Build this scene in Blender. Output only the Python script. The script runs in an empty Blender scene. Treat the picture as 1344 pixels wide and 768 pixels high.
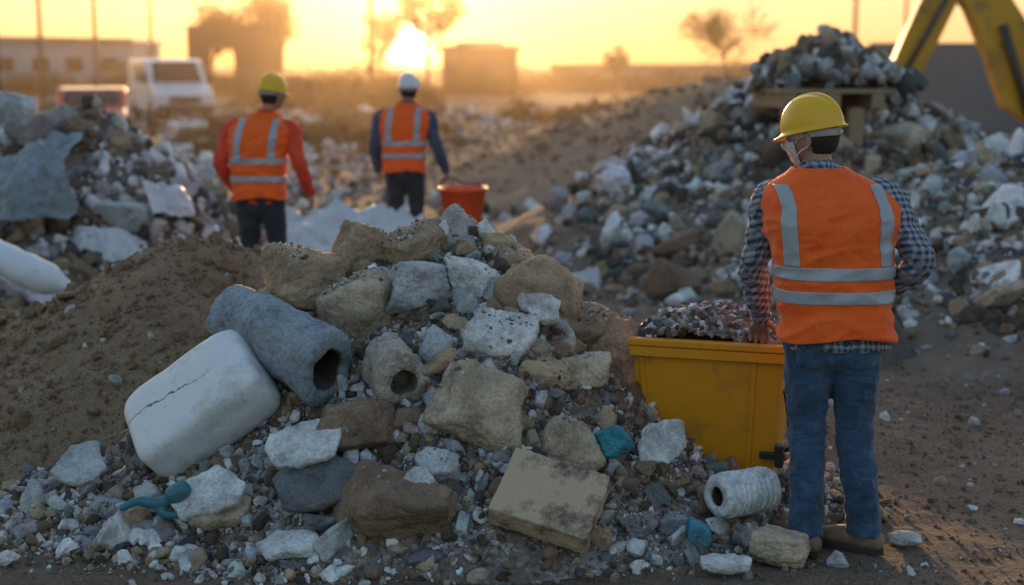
import bpy, bmesh, math, numpy as np
from mathutils import Vector, Matrix, Euler
RS=np.random.RandomState(11)
sc=bpy.context.scene
COL=sc.collection
# ------------------------------------------------------------------ noise
def _h(i,j,k):
    n=(i*73856093)^(j*19349663)^(k*83492791)
    n=(n<<13)^n
    n=(n*(n*n*15731+789221)+1376312589)&0x7fffffff
    return n/2147483647.0
def vn(p):
    p=np.asarray(p,float); f=np.floor(p).astype(np.int64); t=p-f; t=t*t*(3-2*t)
    i,j,k=f[...,0],f[...,1],f[...,2]; a,b,c=t[...,0],t[...,1],t[...,2]
    r=0
    for dx in (0,1):
        for dy in (0,1):
            for dz in (0,1):
                w=(a if dx else 1-a)*(b if dy else 1-b)*(c if dz else 1-c)
                r=r+w*_h(i+dx,j+dy,k+dz)
    return r*2-1
def fbm(p,o=4):
    s=0;a=1;p=np.asarray(p,float);n=0
    for q in range(o):
        s=s+a*vn(p+17.3*q); n+=a; a*=.5; p=p*2.03
    return s/n
def f2(x,y,sc_,o=4,seed=0):
    x=np.asarray(x,float);y=np.asarray(y,float)
    return fbm(np.stack([x*sc_,y*sc_,np.zeros_like(x)+seed+.5],-1),o)
# ------------------------------------------------------------------ materials
def newmat(name):
    m=bpy.data.materials.new(name); m.use_nodes=True
    nt=m.node_tree; return m,nt,nt.nodes['Principled BSDF']
def nd(nt,t,**k):
    n=nt.nodes.new(t)
    for a,b in k.items(): setattr(n,a,b)
    return n
def sock(nt,dst,v):
    if isinstance(v,bpy.types.NodeSocket): nt.links.new(v,dst)
    else:
        if isinstance(v,(tuple,list)) and len(v)==3 and dst.type=='RGBA': v=(*v,1)
        dst.default_value=v
def mix(nt,f,a,b,mode='MIX'):
    n=nd(nt,'ShaderNodeMix',data_type='RGBA',blend_type=mode)
    sock(nt,n.inputs[0],f); sock(nt,n.inputs[6],a); sock(nt,n.inputs[7],b); return n.outputs[2]
def mth(nt,op,a,b=0.0,c=0.0,clamp=False):
    n=nd(nt,'ShaderNodeMath',operation=op,use_clamp=clamp)
    sock(nt,n.inputs[0],a); sock(nt,n.inputs[1],b)
    if op in('MULTIPLY_ADD','SMOOTH_MIN','WRAP'): sock(nt,n.inputs[2],c)
    return n.outputs[0]
def noise(nt,scale,det=6,rough=.6,vec=None,out=0,dist=0):
    n=nd(nt,'ShaderNodeTexNoise'); n.inputs['Scale'].default_value=scale; n.inputs['Detail'].default_value=min(det,5); n.inputs['Roughness'].default_value=rough; n.inputs['Distortion'].default_value=dist
    if vec is not None: nt.links.new(vec,n.inputs['Vector'])
    return n.outputs[out]
def ramp(nt,v,stops,interp='LINEAR'):
    n=nd(nt,'ShaderNodeValToRGB'); e=n.color_ramp; e.interpolation=interp
    while len(e.elements)<len(stops): e.elements.new(.5)
    for el,(p,c) in zip(e.elements,stops):
        el.position=p; el.color=(*c,1) if len(c)==3 else c
    nt.links.new(v,n.inputs[0]); return n.outputs[0]
def ocoord(nt): return nd(nt,'ShaderNodeTexCoord').outputs['Object']
def bump(nt,h,strength,dist=.01,prev=None):
    n=nd(nt,'ShaderNodeBump'); n.inputs['Strength'].default_value=strength; n.inputs['Distance'].default_value=dist
    nt.links.new(h,n.inputs['Height'])
    if prev is not None: nt.links.new(prev,n.inputs['Normal'])
    return n.outputs[0]
def pmat(name,c1,c2,scale=8,rough=.7,bs=40,bstr=.3,bdist=.01,metal=0,dirt=None,dscale=3,dlo=.5,dhi=.7,coat=0):
    m,nt,b=newmat(name); v=ocoord(nt)
    c=mix(nt,noise(nt,scale,8,.65,v),c1,c2)
    if dirt is not None:
        d=ramp(nt,noise(nt,dscale,10,.7,v),[(dlo,(0,0,0)),(dhi,(1,1,1))])
        c=mix(nt,d,c,dirt)
    sock(nt,b.inputs['Base Color'],c)
    rr=mth(nt,'MULTIPLY_ADD',noise(nt,scale*2,5,.6,v),.3,rough-.15,True); sock(nt,b.inputs['Roughness'],rr)
    b.inputs['Metallic'].default_value=metal; b.inputs['Coat Weight'].default_value=coat
    if bstr: sock(nt,b.inputs['Normal'],bump(nt,noise(nt,bs,8,.65,v),bstr,bdist))
    return m
def rockmat(name,fine=1.0,bd=.02,stain=(.17,.12,.08),smax_=.7):
    m,nt,b=newmat(name); v=ocoord(nt)
    at=nd(nt,'ShaderNodeAttribute',attribute_name='Col').outputs['Color']
    n1=noise(nt,14*fine,10,.7,v)
    c=mix(nt,1.0,ramp(nt,n1,[(.28,(.50,.49,.48)),(.5,(1.,1.,1.)),(.75,(1.3,1.3,1.3))]),at,'MULTIPLY')
    st=ramp(nt,noise(nt,6*fine,9,.7,v),[(.50,(0,0,0)),(.68,(smax_,smax_,smax_))])
    c=mix(nt,st,c,stain)
    sp=ramp(nt,noise(nt,110*fine,3,.6,v),[(.35,(.78,.78,.78)),(.5,(1,1,1)),(.7,(1.12,1.12,1.12))])
    c=mix(nt,1.0,c,sp,'MULTIPLY')
    sock(nt,b.inputs['Base Color'],c); b.inputs['Roughness'].default_value=.88
    b.inputs['Specular IOR Level'].default_value=.3
    n=bump(nt,noise(nt,24*fine,10,.75,v),.85,bd)
    sock(nt,b.inputs['Normal'],n); return m
# ------------------------------------------------------------------ mesh helpers
def mk(name,V,F,mat=None,smooth=True,col=None,parent=None,sharp=None):
    V=np.asarray(V,np.float32); me=bpy.data.meshes.new(name)
    if isinstance(F,np.ndarray) :
        k=F.shape[1]; me.vertices.add(len(V)); me.vertices.foreach_set('co',V.ravel())
        me.loops.add(F.size); me.loops.foreach_set('vertex_index',F.ravel().astype(np.int32))
        me.polygons.add(len(F)); me.polygons.foreach_set('loop_start',np.arange(0,F.size,k,dtype=np.int32))
        me.update(calc_edges=True)
    else: me.from_pydata([tuple(map(float,v)) for v in V],[],[tuple(int(i) for i in f) for f in F]); me.update()
    me.validate()
    me.polygons.foreach_set('use_smooth',np.full(len(me.polygons),smooth)) 
    if col is not None:
        a=me.color_attributes.new('Col','FLOAT_COLOR','POINT'); c=np.ones((len(V),4),np.float32); c[:,:3]=col; a.data.foreach_set('color',c.ravel())
    o=bpy.data.objects.new(name,me); COL.objects.link(o)
    if mat is not None:
        for x in (mat if isinstance(mat,list) else [mat]): me.materials.append(x)
    if parent is not None: o.parent=parent
    return o
def empty(name,loc=(0,0,0),rz=0,par=None,scale=1):
    e=bpy.data.objects.new(name,None); COL.objects.link(e); e.location=loc; e.rotation_euler=(0,0,rz); e.empty_display_size=.2; e.scale=(scale,)*3
    if par: e.parent=par
    return e
def keep(o,par):
    o.parent=par; o.matrix_parent_inverse=Matrix.Translation(par.location).inverted()
_ico={}
def ico(s):
    if s not in _ico:
        bm=bmesh.new(); bmesh.ops.create_icosphere(bm,subdivisions=s,radius=1)
        _ico[s]=(np.array([v.co[:] for v in bm.verts]),np.array([[v.index for v in f.verts] for f in bm.faces])); bm.free()
    return _ico[s]
def rock_shape(rs,sub,npl=9,rough=.1,p=16,boxy=False,fs=1.6):
    D,F=ico(sub)
    N=rs.normal(size=(npl,3)); d=rs.uniform(.6,1.,npl)
    if boxy:
        B=np.array([[1,0,0],[-1,0,0],[0,1,0],[0,-1,0],[0,0,1],[0,0,-1]],float)+rs.normal(size=(6,3))*.14
        N=np.vstack([B,N]); d=np.concatenate([rs.uniform(.66,.80,6),rs.uniform(.85,1.1,npl)])
    else:
        B=np.array([[1,0,0],[-1,0,0],[0,1,0],[0,-1,0],[0,0,1],[0,0,-1]],float)
        N=np.vstack([N,B]); d=np.concatenate([d,np.full(6,1.0)])
    N/=np.linalg.norm(N,axis=1)[:,None]
    q=np.maximum(D@N.T,0)/d
    r=(q**p).sum(1)**(-1/p)
    V=D*r[:,None]
    if rough>0:
        V=V+D*(fbm(V*fs+rs.uniform(0,99),5)*rough)[:,None]
        if sub>=4:
            V=V+D*(np.abs(fbm(V*fs*3+rs.uniform(0,99),4))*-rough*.6)[:,None]
            V=V+D*(fbm(V*fs*8+rs.uniform(0,99),3)*rough*.22)[:,None]
    return V,F
def rrot(rs,n):
    q=rs.normal(size=(n,4)); q/=np.linalg.norm(q,axis=1)[:,None]; w,x,y,z=q.T
    return np.stack([np.stack([1-2*(y*y+z*z),2*(x*y-z*w),2*(x*z+y*w)],-1),np.stack([2*(x*y+z*w),1-2*(x*x+z*z),2*(y*z-x*w)],-1),np.stack([2*(x*z-y*w),2*(y*z+x*w),1-2*(x*x+y*y)],-1)],1)
def scatter(name,P,S,C,mat,rs,sub=1,nvar=12,npl=6,parent=None,smooth=False,flat=.75,p=30,rough=.08):
    n=len(P); var=rs.randint(0,nvar,n); Rm=rrot(rs,n); VV=[];FF=[];CC=[];off=0
    an=np.stack([rs.uniform(.8,1.35,n),rs.uniform(.6,1.,n),rs.uniform(flat*.5,flat*1.2,n)],-1)*S[:,None]
    for k in range(nvar):
        V,F=rock_shape(rs,sub,npl,rough if sub>1 else .25,p)
        idx=np.where(var==k)[0]
        if len(idx)==0: continue
        W=V[None]*an[idx][:,None,:]
        W=np.einsum('nij,nvj->nvi',Rm[idx],W)+P[idx][:,None,:]
        m=len(V); FF.append((F[None]+(np.arange(len(idx))*m)[:,None,None]).reshape(-1,3)+off); off+=m*len(idx)
        VV.append(W.reshape(-1,3)); CC.append(np.repeat(C[idx],m,0))
    return mk(name,np.vstack(VV),np.vstack(FF),mat,smooth,np.vstack(CC),parent)
PAL=np.array([[.70,.71,.71],[.52,.53,.54],[.37,.38,.38],[.22,.23,.24],[.10,.10,.10],[.25,.175,.115],[.42,.31,.205],[.50,.42,.32],[.11,.08,.058],[.82,.82,.80],[.10,.28,.36]])
def cols(rs,n,w):
    w=np.array(w,float); w/=w.sum(); i=rs.choice(len(PAL),n,p=w)
    return np.clip(PAL[i]*rs.uniform(.65,1.2,(n,1))*rs.uniform(.95,1.05,(n,3)),0,.85)
def hinterp(x,xs,Y):
    xs=np.asarray(xs,float);Y=np.asarray(Y,float);x=np.clip(x,xs[0],xs[-1])
    m=np.gradient(Y,xs,axis=0); i=np.clip(np.searchsorted(xs,x,side='right')-1,0,len(xs)-2)
    h=xs[i+1]-xs[i]; t=(x-xs[i])/h
    if Y.ndim>1: t=t[...,None]; h=h[...,None]
    t2=t*t;t3=t2*t
    return (2*t3-3*t2+1)*Y[i]+(t3-2*t2+t)*h*m[i]+(-2*t3+3*t2)*Y[i+1]+(t3-t2)*h*m[i+1]
def tube(pts,rad,ns=16,step=.02,ref=(0,1,0),cap=True,ex=2.0):
    pts=np.asarray(pts,float); rad=np.asarray([(r,r) if np.isscalar(r) else r for r in rad],float)
    L=np.concatenate([[0],np.cumsum(np.linalg.norm(np.diff(pts,axis=0),axis=1))])
    n=max(3,int(L[-1]/step)+1); s=np.linspace(0,L[-1],n)
    C=hinterp(s,L,pts) if len(pts)>2 else pts[0]+(pts[1]-pts[0])*(s/L[-1])[:,None]
    Rr=hinterp(s,L,rad) if len(pts)>2 else rad[0]+(rad[1]-rad[0])*(s/L[-1])[:,None]
    T=np.gradient(C,axis=0); T/=np.linalg.norm(T,axis=1)[:,None]
    if cap:
        a=np.radians([75,50,25]); r0=Rr[0].mean(); r1=Rr[-1].mean()
        C=np.vstack([C[0]-T[0]*r0*np.sin(a)[:,None]*.8,C,C[-1]+T[-1]*r1*np.sin(a[::-1])[:,None]*.8])
        Rr=np.vstack([Rr[0]*np.cos(a)[:,None],Rr,Rr[-1]*np.cos(a[::-1])[:,None]])
        T=np.vstack([np.repeat(T[:1],3,0),T,np.repeat(T[-1:],3,0)])
    th=np.linspace(0,2*np.pi,ns,endpoint=False); V=[];ref=np.array(ref,float)
    c,s_=np.cos(th),np.sin(th); c=np.sign(c)*np.abs(c)**(2/ex); s_=np.sign(s_)*np.abs(s_)**(2/ex)
    for Ci,Ri,Ti in zip(C,Rr,T):
        u=ref-ref.dot(Ti)*Ti; u/=np.linalg.norm(u)+1e-9; w=np.cross(u,Ti)
        V.append(Ci+Ri[0]*c[:,None]*w+Ri[1]*s_[:,None]*u)
    V=np.array(V); m=len(V); V=V.reshape(-1,3); F=[]
    for i in range(m-1):
        for j in range(ns):
            k=(j+1)%ns; F.append((i*ns+j,i*ns+k,(i+1)*ns+k,(i+1)*ns+j))
    F.append(tuple(range(ns-1,-1,-1))); F.append(tuple((m-1)*ns+j for j in range(ns)))
    return V,F
def joinm(parts):
    VV=[];FF=[];o=0
    for V,F in parts:
        VV.append(np.asarray(V,float)); FF+= [tuple(int(i)+o for i in f) for f in F]; o+=len(V)
    return np.vstack(VV),FF
def remeshed(name,parts,mat,vox,parent=None,smooth=6,disp=0,dsize=.06,dtype='CLOUDS'):
    V,F=joinm(parts); o=mk(name,V,F,mat,True,None,parent)
    m=o.modifiers.new('r','REMESH'); m.mode='VOXEL'; m.voxel_size=vox; m.use_smooth_shade=True
    if smooth: s=o.modifiers.new('s','SMOOTH'); s.factor=.5; s.iterations=smooth
    if disp:
        t=bpy.data.textures.new(name+'t',dtype); t.noise_scale=dsize
        d=o.modifiers.new('d','DISPLACE'); d.texture=t; d.strength=disp; d.mid_level=.5
    return o
def boxm(x0,x1,y0,y1,z0,z1):
    V=[(x,y,z) for x in(x0,x1) for y in(y0,y1) for z in(z0,z1)]
    return V,[(0,1,3,2),(4,6,7,5),(0,4,5,1),(2,3,7,6),(0,2,6,4),(1,5,7,3)]
def bevel(o,w,seg=2): 
    b=o.modifiers.new('b','BEVEL'); b.width=w; b.segments=seg; b.limit_method='ANGLE'; return o
def box(name,b,mat,parent=None,bw=.01,smooth=False):
    V,F=boxm(*b); o=mk(name,V,F,mat,smooth,None,parent)
    if bw: bevel(o,bw)
    return o
def prism(name,poly,y0,y1,mat,parent=None,bw=0,axis='XZ'):
    n=len(poly); V=[(p[0],y0,p[1]) for p in poly]+[(p[0],y1,p[1]) for p in poly]
    if axis=='YZ': V=[(y0,p[0],p[1]) for p in poly]+[(y1,p[0],p[1]) for p in poly]
    F=[tuple(range(n)),tuple(range(2*n-1,n-1,-1))]+[(i,i+n,(i+1)%n+n,(i+1)%n) for i in range(n)]
    o=mk(name,V,F,mat,False,None,parent)
    bm=bmesh.new(); bm.from_mesh(o.data); bmesh.ops.recalc_face_normals(bm,faces=bm.faces); bm.to_mesh(o.data); bm.free()
    if bw: bevel(o,bw)
    return o
def cyl(name,p0,p1,r,mat,parent=None,ns=20,r2=None):
    V,F=tube([p0,p1],[r,r if r2 is None else r2],ns,step=99,cap=False,ref=(0.12,1,.07)); 
    o=mk(name,V,F,mat,True,None,parent); 
    o.data.polygons.foreach_set('use_smooth',[len(p.vertices)==4 for p in o.data.polygons]); return o
# ------------------------------------------------------------------ camera
cam=bpy.data.cameras.new('camera'); co=bpy.data.objects.new('camera',cam); COL.objects.link(co)
co.location=(0,0,1.85); co.rotation_euler=(math.radians(90-9.1),0,0); cam.lens=50; cam.sensor_width=36; cam.clip_end=3000
cam.dof.use_dof=True; cam.dof.focus_distance=5.5; cam.dof.aperture_fstop=1.5; sc.camera=co
sc.view_settings.view_transform='Standard'; sc.view_settings.look='None'; sc.view_settings.exposure=0
# ------------------------------------------------------------------ world
AZ=-3.9; EL=6.5
w=bpy.data.worlds.new("World"); sc.world=w; w.use_nodes=True; nt=w.node_tree; bg=nt.nodes['Background']
sk=nd(nt,'ShaderNodeTexSky',sky_type='NISHITA',sun_disc=False); sk.sun_elevation=math.radians(EL); sk.sun_rotation=math.radians(AZ); sk.dust_density=1.6; sk.air_density=1.0
tc=nd(nt,'ShaderNodeTexCoord').outputs['Generated']
def dot(vec):
    n=nd(nt,'ShaderNodeVectorMath',operation='DOT_PRODUCT'); nt.links.new(tc,n.inputs[0]); n.inputs[1].default_value=vec; return n.outputs['Value']
el=math.radians(1.0); az=math.radians(AZ)
sd=(math.sin(az)*math.cos(el),math.cos(az)*math.cos(el),math.sin(el))
D=mth(nt,'MAXIMUM',dot(sd),0.0)
def lob(pw,c):
    v=mth(nt,'POWER',D,pw); return mix(nt,v,(0,0,0),c)
def add(a,b): return mix(nt,1.0,a,b,'ADD')
base=mix(nt,1.0,sk.outputs[0],(.36,.355,.365),'MULTIPLY')
z=dot((0,0,1))
def smap(v,a,b,c,d):
    mr=nd(nt,'ShaderNodeMapRange',interpolation_type='SMOOTHSTEP'); nt.links.new(v,mr.inputs[0])
    for k,q in enumerate((a,b,c,d)): mr.inputs[k+1].default_value=q
    return mr.outputs[0]
yv=dot((0,1,0))
front=mth(nt,'MULTIPLY_ADD',yv,.5,.5)
# low sky opposite the sun darkened, zenith lifted, shaped for more foreground contrast
lowdark=smap(z,.05,.65,.38,1.25)
bk=smap(yv,-.5,.5,1.0,0.0)
base=mix(nt,bk,base,mix(nt,1.0,base,lowdark,'MULTIPLY'))
hz=mth(nt,'MULTIPLY',smap(z,.06,.45,1,0),mth(nt,'POWER',front,2.0))
up=mth(nt,'MULTIPLY',z,14.0,clamp=True)
peach=mix(nt,up,(.84,.44,.19),(.94,.68,.45))
base=mix(nt,mth(nt,'MULTIPLY',hz,.97),base,peach)
glow=add(lob(14000,(14,11,6)),add(lob(2400,(1.5,.85,.20)),add(lob(600,(.6,.25,.0)),lob(90,(.14,.0,0)))))
nt.links.new(add(base,glow),bg.inputs[0]); bg.inputs[1].default_value=1.0
sun=bpy.data.lights.new('sun','SUN'); sun.energy=5.0; sun.angle=math.radians(.6); sun.color=(1,.58,.27)
so=bpy.data.objects.new('sun',sun); COL.objects.link(so)
e3=math.radians(EL); dv=Vector((math.sin(az)*math.cos(e3),math.cos(az)*math.cos(e3),math.sin(e3)))
so.rotation_euler=dv.to_track_quat('Z','Y').to_euler(); so.location=dv*60
V,F=boxm(-70,70,15.5,150,-.5,9); hzo=mk('haze',V,F,None,False)
m=bpy.data.materials.new('dusty_air'); m.use_nodes=True; n_=m.node_tree; n_.nodes.remove(n_.nodes['Principled BSDF'])
vs=n_.nodes.new('ShaderNodeVolumeScatter'); vs.inputs['Density'].default_value=.0007; vs.inputs['Anisotropy'].default_value=.88; vs.inputs['Color'].default_value=(1,.78,.50,1)
n_.links.new(vs.outputs[0],n_.nodes['Material Output'].inputs['Volume']); hzo.data.materials.append(m)
# ------------------------------------------------------------------ height functions
def ground_h(x,y):
    fade=np.clip(1-np.hypot(x,y-6)/60,0,1)
    return (f2(x,y,.35,3)*.05+f2(x,y,2.2,4,5)*.035+np.abs(f2(x,y,7,3,9))*-.018)*fade*np.clip((y+30)/30,0,1)
def seg(x,y,a,b,ys=1.0):
    ax,ay=a;bx,by=b; t=np.clip(((x-ax)*(bx-ax)+(y-ay)*(by-ay))/((bx-ax)**2+(by-ay)**2),0,1)
    return np.hypot(x-ax-(bx-ax)*t,(y-ay-(by-ay)*t)*ys),t
def smax(a,b,k=.1):
    h=np.clip(k-np.abs(a-b),0,None)/k; return np.maximum(a,b)+h*h*k*.25
def heap_h(x,y):
    d,t=seg(x,y,(-.80,6.35),(-.20,6.30),.97)
    main=.98+.17*t-.87*np.clip(np.sqrt(d*d+.012)-.06,0,None)
    r=np.sqrt(((x+.45)/1.95)**2+((y-6.05)/1.06)**2)
    ap=np.where(r<1.6,.34*(1-np.clip(r,0,1.6)**1.6),-1)
    return smax(main,ap)+f2(x,y,3.2,4,3)*.06
def sand_h(x,y):
    d=np.hypot((x+1.68)*.93,y-7.4); d2=np.hypot(x+2.9,(y-7.7))
    m=.98-.62*np.clip(np.sqrt(d*d+.05)-.15,0,None); m2=.58-.45*d2
    return smax(m,m2,.2)+f2(x,y,1.6,3,2)*.06+f2(x,y,6,4,8)*.035
def left_h(x,y):
    d=np.hypot(x+3.75,(y-12.5)*.95); d2=np.hypot(x+5.6,(y-13.2)); d3=np.hypot(x+3.9,(y-10.9))
    m=smax(1.62-.80*np.sqrt(d*d+.05),1.7-.62*d2,.3); m=smax(m,.75-.72*d3,.2)
    return m+f2(x,y,1.3,4,12)*.24
def right_h(x,y):
    d=np.hypot(x-3.2,(y-15)*.8); d2=np.hypot((x-5.3)*.8,(y-11.6)); d3=np.hypot((x-2.9),(y-12.8)*.9)
    m=smax(2.1-.62*np.sqrt(d*d+.05),1.35-.36*np.sqrt(d2*d2+.1),.3); m=smax(m,.75-.42*d3,.2)
    return m+f2(x,y,1.1,4,22)*.26
def dirt_h(x,y):
    d=np.hypot((x-3.9)*.82,(y-25)*.55); d2=np.hypot((x-1.2),(y-24)*.6)
    return smax(1.85-.40*np.sqrt(d*d+.3),.75-.22*d2,.4)+f2(x,y,.8,4,32)*.10
def gridmesh(name,hf,x0,x1,y0,y1,st,mat,parent=None,fine=0,fs=20):
    xs=np.arange(x0,x1+st,st); ys=np.arange(y0,y1+st,st); X,Y=np.meshgrid(xs,ys); Z=hf(X,Y)
    if fine: Z=Z+f2(X,Y,fs,3,44)*fine
    n=len(xs); V=np.stack([X,Y,Z],-1).reshape(-1,3); i=np.arange(len(ys)-1)[:,None]*n+np.arange(n-1)[None]
    F=np.stack([i,i+1,i+n+1,i+n],-1).reshape(-1,4); k=(V[F][:,:,2].max(1)>-.12); F=F[k]
    u,inv=np.unique(F,return_inverse=True); return mk(name,V[u],inv.reshape(F.shape),mat,True,None,parent)
# ------------------------------------------------------------------ ground materials
def earthmat(name,c1,c2,c3,fs=1.0,peb=True):
    m,nt,b=newmat(name); v=ocoord(nt)
    c=mix(nt,ramp(nt,noise(nt,1.1*fs,8,.65,v),[(.35,(0,0,0)),(.65,(1,1,1))]),c1,c2)
    c=mix(nt,ramp(nt,noise(nt,9*fs,9,.72,v),[(.5,(0,0,0)),(.75,(.8,.8,.8))]),c,c3)
    c=mix(nt,1.0,c,ramp(nt,noise(nt,70*fs,6,.7,v),[(.3,(.5,.5,.5)),(.5,(1,1,1)),(.72,(1.5,1.45,1.4))]),'MULTIPLY')
    sock(nt,b.inputs['Base Color'],c); b.inputs['Roughness'].default_value=.95; b.inputs['Specular IOR Level'].default_value=.2
    n=bump(nt,noise(nt,12*fs,10,.7,v),.9,.05)
    n=bump(nt,noise(nt,60*fs,6,.7,v),.7,.012,n)
    sock(nt,b.inputs['Normal'],n); return m
M_ground=earthmat('dirt_ground',(.15,.11,.08),(.24,.18,.13),(.085,.063,.047))
M_sand=earthmat('sandy_soil',(.30,.205,.125),(.38,.265,.165),(.17,.115,.075),1.5)
M_mound=earthmat('brown_mound',(.24,.175,.12),(.30,.22,.155),(.15,.11,.08),.6)
def rubblebase(name='rubble_fines',k=1.0,lo=.4,hi=.62,sc_=55):
    m,nt,b=newmat(name); v=ocoord(nt)
    vo=nd(nt,'ShaderNodeTexVoronoi'); vo.inputs['Scale'].default_value=sc_; nt.links.new(v,vo.inputs['Vector'])
    c=ramp(nt,vo.outputs['Color'],[(.0,(.11,.09,.07)),(.3,(.20,.16,.125)),(.5,(.26*k,.24*k,.22*k)),(.72,(.36*k,.35*k,.34*k)),(1,(.58*k,.59*k,.58*k))])
    c=mix(nt,ramp(nt,noise(nt,5,8,.7,v),[(lo,(0,0,0)),(hi,(1,1,1))]),c,(.17,.125,.09))
    sock(nt,b.inputs['Base Color'],c); b.inputs['Roughness'].default_value=.95
    n=bump(nt,vo.outputs['Distance'],-.8,.02); n=bump(nt,noise(nt,60,8,.7,v),.6,.01,n); sock(nt,b.inputs['Normal'],n); return m
M_fines=rubblebase(); M_finesB=rubblebase('earthy_fines',.6,.25,.5,28)
M_rock=rockmat('broken_stone'); M_rockL=rockmat('broken_stone_large',.7,.045,(.22,.155,.10),.6); M_rockB=rockmat('debris_stone',.5,.03)
# ground sheet
xs=np.concatenate([-np.geomspace(500,12,26),np.arange(-11.8,-4,.2),np.arange(-4,4.01,.04),np.arange(4.2,12,.2),np.geomspace(12,500,26)])
ys=np.concatenate([np.linspace(-40,3,12)[:-1],np.arange(3,9,.035),np.arange(9,20,.11),np.arange(20,60,.6),np.geomspace(60,900,24)])
X,Y=np.meshgrid(xs,ys); n=len(xs); i=np.arange(len(ys)-1)[:,None]*n+np.arange(n-1)[None]
mk('ground',np.stack([X,Y,ground_h(X,Y)],-1).reshape(-1,3),np.stack([i,i+1,i+n+1,i+n],-1).reshape(-1,4),M_ground)
# ------------------------------------------------------------------ main rubble pile
PILE=empty('rubble_pile',(-.45,6.1,0))
o=gridmesh('fines',heap_h,-3.4,2.3,4.6,8.4,.03,M_fines,None,.02,22); keep(o,PILE)
def on(hf,x,y,off=0): return float(np.maximum(hf(np.array([x]),np.array([y])),ground_h(np.array([x]),np.array([y])))[0])+off
W_MIX=[6,5,4,4,4,6,5,4,3,5,.0]; W_BRN=[1,1,1,2,3,9,6,3,7,.5,0]
def region(rs,n,cx,cy,rx,ry,edge=1.25):
    a=rs.uniform(0,2*np.pi,n*2); r=np.sqrt(rs.uniform(0,1,n*2))*edge
    k=rs.uniform(size=n*2)<np.clip((edge-r)/.35,0,1)
    return (cx+rx*r*np.cos(a))[k][:n],(cy+ry*r*np.sin(a))[k][:n]
def lay(name,n,smin,smax_,hf,reg,mat,wts,sub,parent,lift=.3,seed=1,pw=2.2,brown=None,bth=.12,**k):
    rs=np.random.RandomState(seed); x,y=region(rs,n,*reg); m=len(x)
    s=smin*(1-rs.uniform(0,1,m)*(1-(smin/smax_)**pw))**(-1/pw)
    z=np.maximum(hf(x,y),ground_h(x,y))+s*lift*rs.uniform(-.4,1.3,m)
    C=cols(rs,m,wts)
    if brown:
        f=f2(x,y,brown,3,61)+rs.normal(size=m)*.12>bth; C[f]=cols(rs,int(f.sum()),W_BRN)
    o=scatter(name,np.stack([x,y,z],-1),s,C,mat,rs,sub,**k)
    if parent: keep(o,parent)
    return o
REG=(-.5,6.02,1.75,.97)
lay('gravel',34000,.005,.022,heap_h,REG,M_rock,W_MIX,1,PILE,.6,2,brown=2.2)
lay('chips',4600,.016,.045,heap_h,REG,M_rock,W_MIX,2,PILE,.7,3,brown=2.2)
lay('stones',230,.04,.085,heap_h,(-.5,5.98,1.55,.90),M_rock,[6,4,3,2,1,4,6,6,1,4,0],4,PILE,.4,4,smooth=True,rough=.25,p=24,pw=2.5)
UPV=[]
def boulder(name,x,y,z,size,color,rot,seed,boxy=False,rough=.12,p=26,sub=5,npl=12,mat=None,parent=PILE):
    rs=np.random.RandomState(seed); V,F=rock_shape(rs,sub,npl,rough,p,boxy)
    V=V*np.array(size)/2; Rm=np.array(Euler([math.radians(a) for a in rot]).to_matrix()); V=V@Rm.T
    a,b,c=V[F[:,0]],V[F[:,1]],V[F[:,2]]; nn=np.cross(b-a,c-a); nn/=np.linalg.norm(nn,axis=1)[:,None]+1e-9
    if parent is PILE: UPV.append(((a+b+c)/3)[nn[:,2]>.62][::7]+np.array([x,y,z]))
    k=fbm(V/np.array(size).mean()*1.6+seed,2)[:,None]; c=np.array(color)*(1+.35*k)
    o=mk(name,V+np.array([x,y,z]),F,mat or M_rockL,True,c); 
    if parent: keep(o,parent)
    return o
TAN=(.54,.39,.25);BEI=(.60,.48,.34);GRW=(.58,.60,.61);WHT=(.80,.80,.78);BRN=(.32,.22,.145);GRY=(.35,.37,.39);DGR=(.18,.19,.20)
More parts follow.
